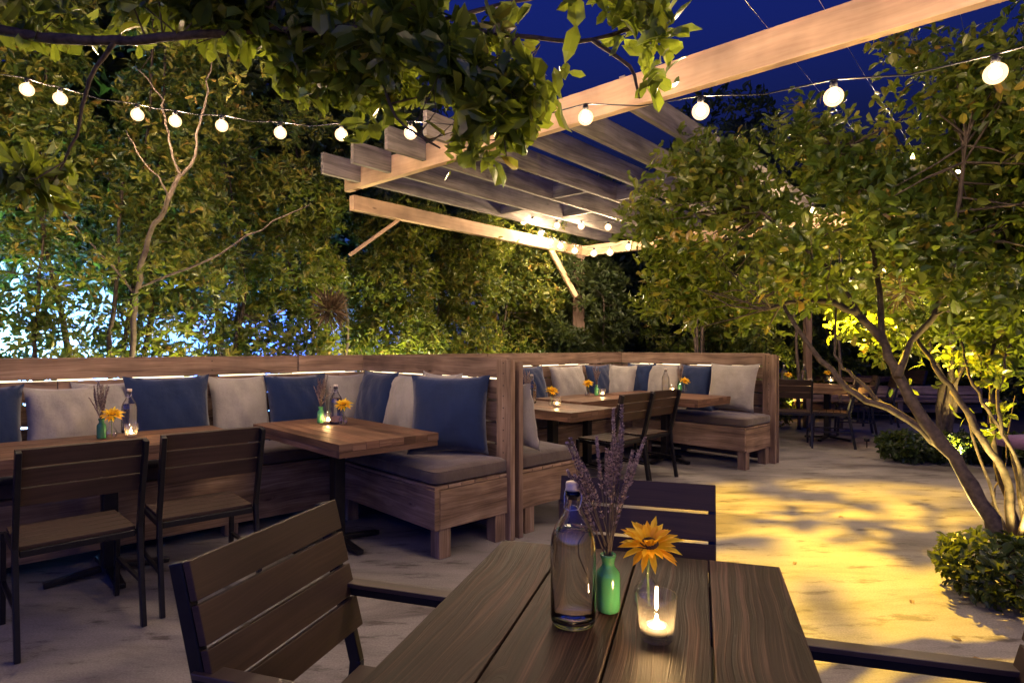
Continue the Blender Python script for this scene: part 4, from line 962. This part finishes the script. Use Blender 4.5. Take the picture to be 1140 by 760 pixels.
# fallen leaves
for i, (px, py) in enumerate([(1058, 709), (1091, 733), (886, 626), (939, 575), (1015, 668), (250, 690), (560, 668)]):
    d = CAMZ*FP/(py-HY); P = np.array([[0, 0, .004]]); a = random.uniform(0, 6)
    o = leaves('fallen_leaf', P, np.array([[math.cos(a), math.sin(a), .12]]), np.array([[0, 0, 1.0]]), np.array([.05]), np.array([.012]), M['dryleaf'], None, curv=.3, val=np.array([.9]))
    o.location = ((px-570)/FP*d, d, 0)
    tag(o, ['dry leaf on the grey paving just below the dark shrub', 'dry leaf on the paving nearest the lower right armchair', 'tiny leaf on the yellow-lit paving near the foreground table', 'tiny leaf far out on the yellow-lit paving', 'dry leaf on the yellow paving left of the dark shrub', 'dry leaf on the paving between the left chairs and the armchair', 'dry leaf hidden by the foreground table edge'][i], 'leaf', 'fallen leaves on the paving')

# blue-lit wall beyond the hedge
t = thing('neighbour_wall', 'pale wall beyond the hedge, washed with blue-white light', 'wall', F(-4.2, 5.0), A1)
b = MB(); b.box(-3, 8.6, 0, .15, 0, 2.15); b.build('wall_panel', M['bluewall'], t); b = MB(); b.box(-3.02, 8.62, -.03, .18, 2.152, 2.22); b.build('coping', M['bluewall'], t)
def fixture(label, loc, tgt, e, col, size=R(80), r=.03):
    t = thing('garden_uplight', label, 'lamp', loc, 0, 'garden uplights')
    b = MB(); b.tube([Vector((0, 0, -min(.12, loc[2]))), Vector((0, 0, -.03))], .008, 6); b.build('spike', M['steel'], t)
    b = MB(); b.lathe([(.0002, -.045), (.03, -.04), (.034, -.005), (.030, -.005), (.027, -.03), (.0002, -.03)], 16); b.build('housing', M['steel'], t)
    light('uplight_beam', 'SPOT', loc, e, col, spot_size=size, spot_blend=.6, shadow_soft_size=r, target=tgt)
q = F(-2.7, 4.1); fixture('hidden flood lamp washing the pale wall at far left', (q.x, q.y, .5), tuple(F(-2.5, 5, 1.3)), 1500, (.30, .58, 1), R(160))
q = F(-.3, 4.1); fixture('hidden blue flood lamp washing the pale wall further right', (q.x, q.y, .5), tuple(F(-.2, 5, 1.3)), 700, (.08, .20, 1), R(150))
YL = (1, .74, .22)
q = W(1056, 490, 6.7); fixture('uplight at the foot of the small tree behind the low hedge', (q.x-.05, q.y-.25, .14), (q.x+.1, q.y+.3, 2.2), 430, YL, R(100))
fixture('uplight at the foot of the leaning tree beside the dark shrub', (2.62, 3.50, .14), (2.25, 3.75, 2.3), 230, YL, R(105))
q = W(965, 480, 7.6); fixture('added uplight on the paving edge beyond the low hedge strip', (q.x, q.y, .14), (q.x, q.y+.1, 2.2), 380, YL, R(110))  # added lamp, backlights the front crown through the small tree's left side
fixture('uplight at the foot of the many-stemmed tree by the right edge', (2.95, 3.38, .14), (3.0, 3.8, 2.2), 110, YL, R(110))
q = F(.55, 2.35); fixture('uplight in the hedge behind the tall end post', (q.x, q.y, .6), tuple(F(.7, 2.9, 2.2)), 240, (1, .85, .5), R(120))
q = F(-1.5, 2.4); fixture('uplight in the hedge left of the partition corner', (q.x, q.y, .6), tuple(F(-1.5, 2.9, 3)), 150, (1, .8, .4), R(120))
q = F(-3.4, 2.4); fixture('uplight in the hedge behind the long table', (q.x, q.y, .6), tuple(F(-3.3, 2.9, 3)), 160, (1, .8, .4), R(120))
q = W(890, 430, 10.4); fixture('uplight behind the far dining table', (q.x, q.y, .2), (q.x-.2, q.y+.6, 2.4), 110, YL, R(120))
q = F(2.4, 2.5); fixture('uplight in the hedge behind the middle booth', (q.x, q.y, .6), tuple(F(2.4, 3.0, 3)), 60, (1, .8, .4), R(120))

# ------------------------------------------------------------------ world, camera, render
w = bpy.data.worlds.new('World'); sc.world = w; w.use_nodes = True; nt = w.node_tree; nt.nodes.clear()
sky = N(nt, 'ShaderNodeTexSky'); sky.sky_type = 'NISHITA'; sky.sun_disc = False; sky.sun_elevation = R(-4.5); sky.sun_rotation = R(200); sky.altitude = 0
tint = N(nt, 'ShaderNodeVectorMath', operation='MULTIPLY'); tint.inputs[1].default_value = (.14, .30, 2.3); L(nt, sky.outputs[0], tint.inputs[0])
bg = N(nt, 'ShaderNodeBackground', Strength=6.3); L(nt, tint.outputs[0], bg.inputs[0])
ow = N(nt, 'ShaderNodeOutputWorld'); L(nt, bg.outputs[0], ow.inputs[0])
cd = bpy.data.cameras.new('camera'); cam = bpy.data.objects.new('camera', cd); COL.objects.link(cam); sc.camera = cam
cam.location = (0, 0, CAMZ); cam.rotation_euler = (R(90), 0, 0); cd.sensor_width = 36; cd.lens = 36*FP/1140; cd.shift_y = (HY-380)/1140; cd.clip_end = 500; cd.clip_start = .02
sc.view_settings.view_transform = 'Standard'; sc.view_settings.look = 'None'; sc.view_settings.gamma = 1; sc.view_settings.exposure = .2
sc.render.engine = 'CYCLES'; cy = sc.cycles; cy.use_denoising = True; cy.denoiser = 'OPENIMAGEDENOISE'; cy.denoising_prefilter = 'ACCURATE'; cy.denoising_input_passes = 'RGB_ALBEDO_NORMAL'; cy.max_bounces = 16; cy.diffuse_bounces = 3; cy.glossy_bounces = 3; cy.transmission_bounces = 16; cy.transparent_max_bounces = 12
cy.sample_clamp_indirect = 4; cy.caustics_refractive = False; cy.caustics_reflective = False; cy.use_adaptive_sampling = True; cy.adaptive_threshold = .012
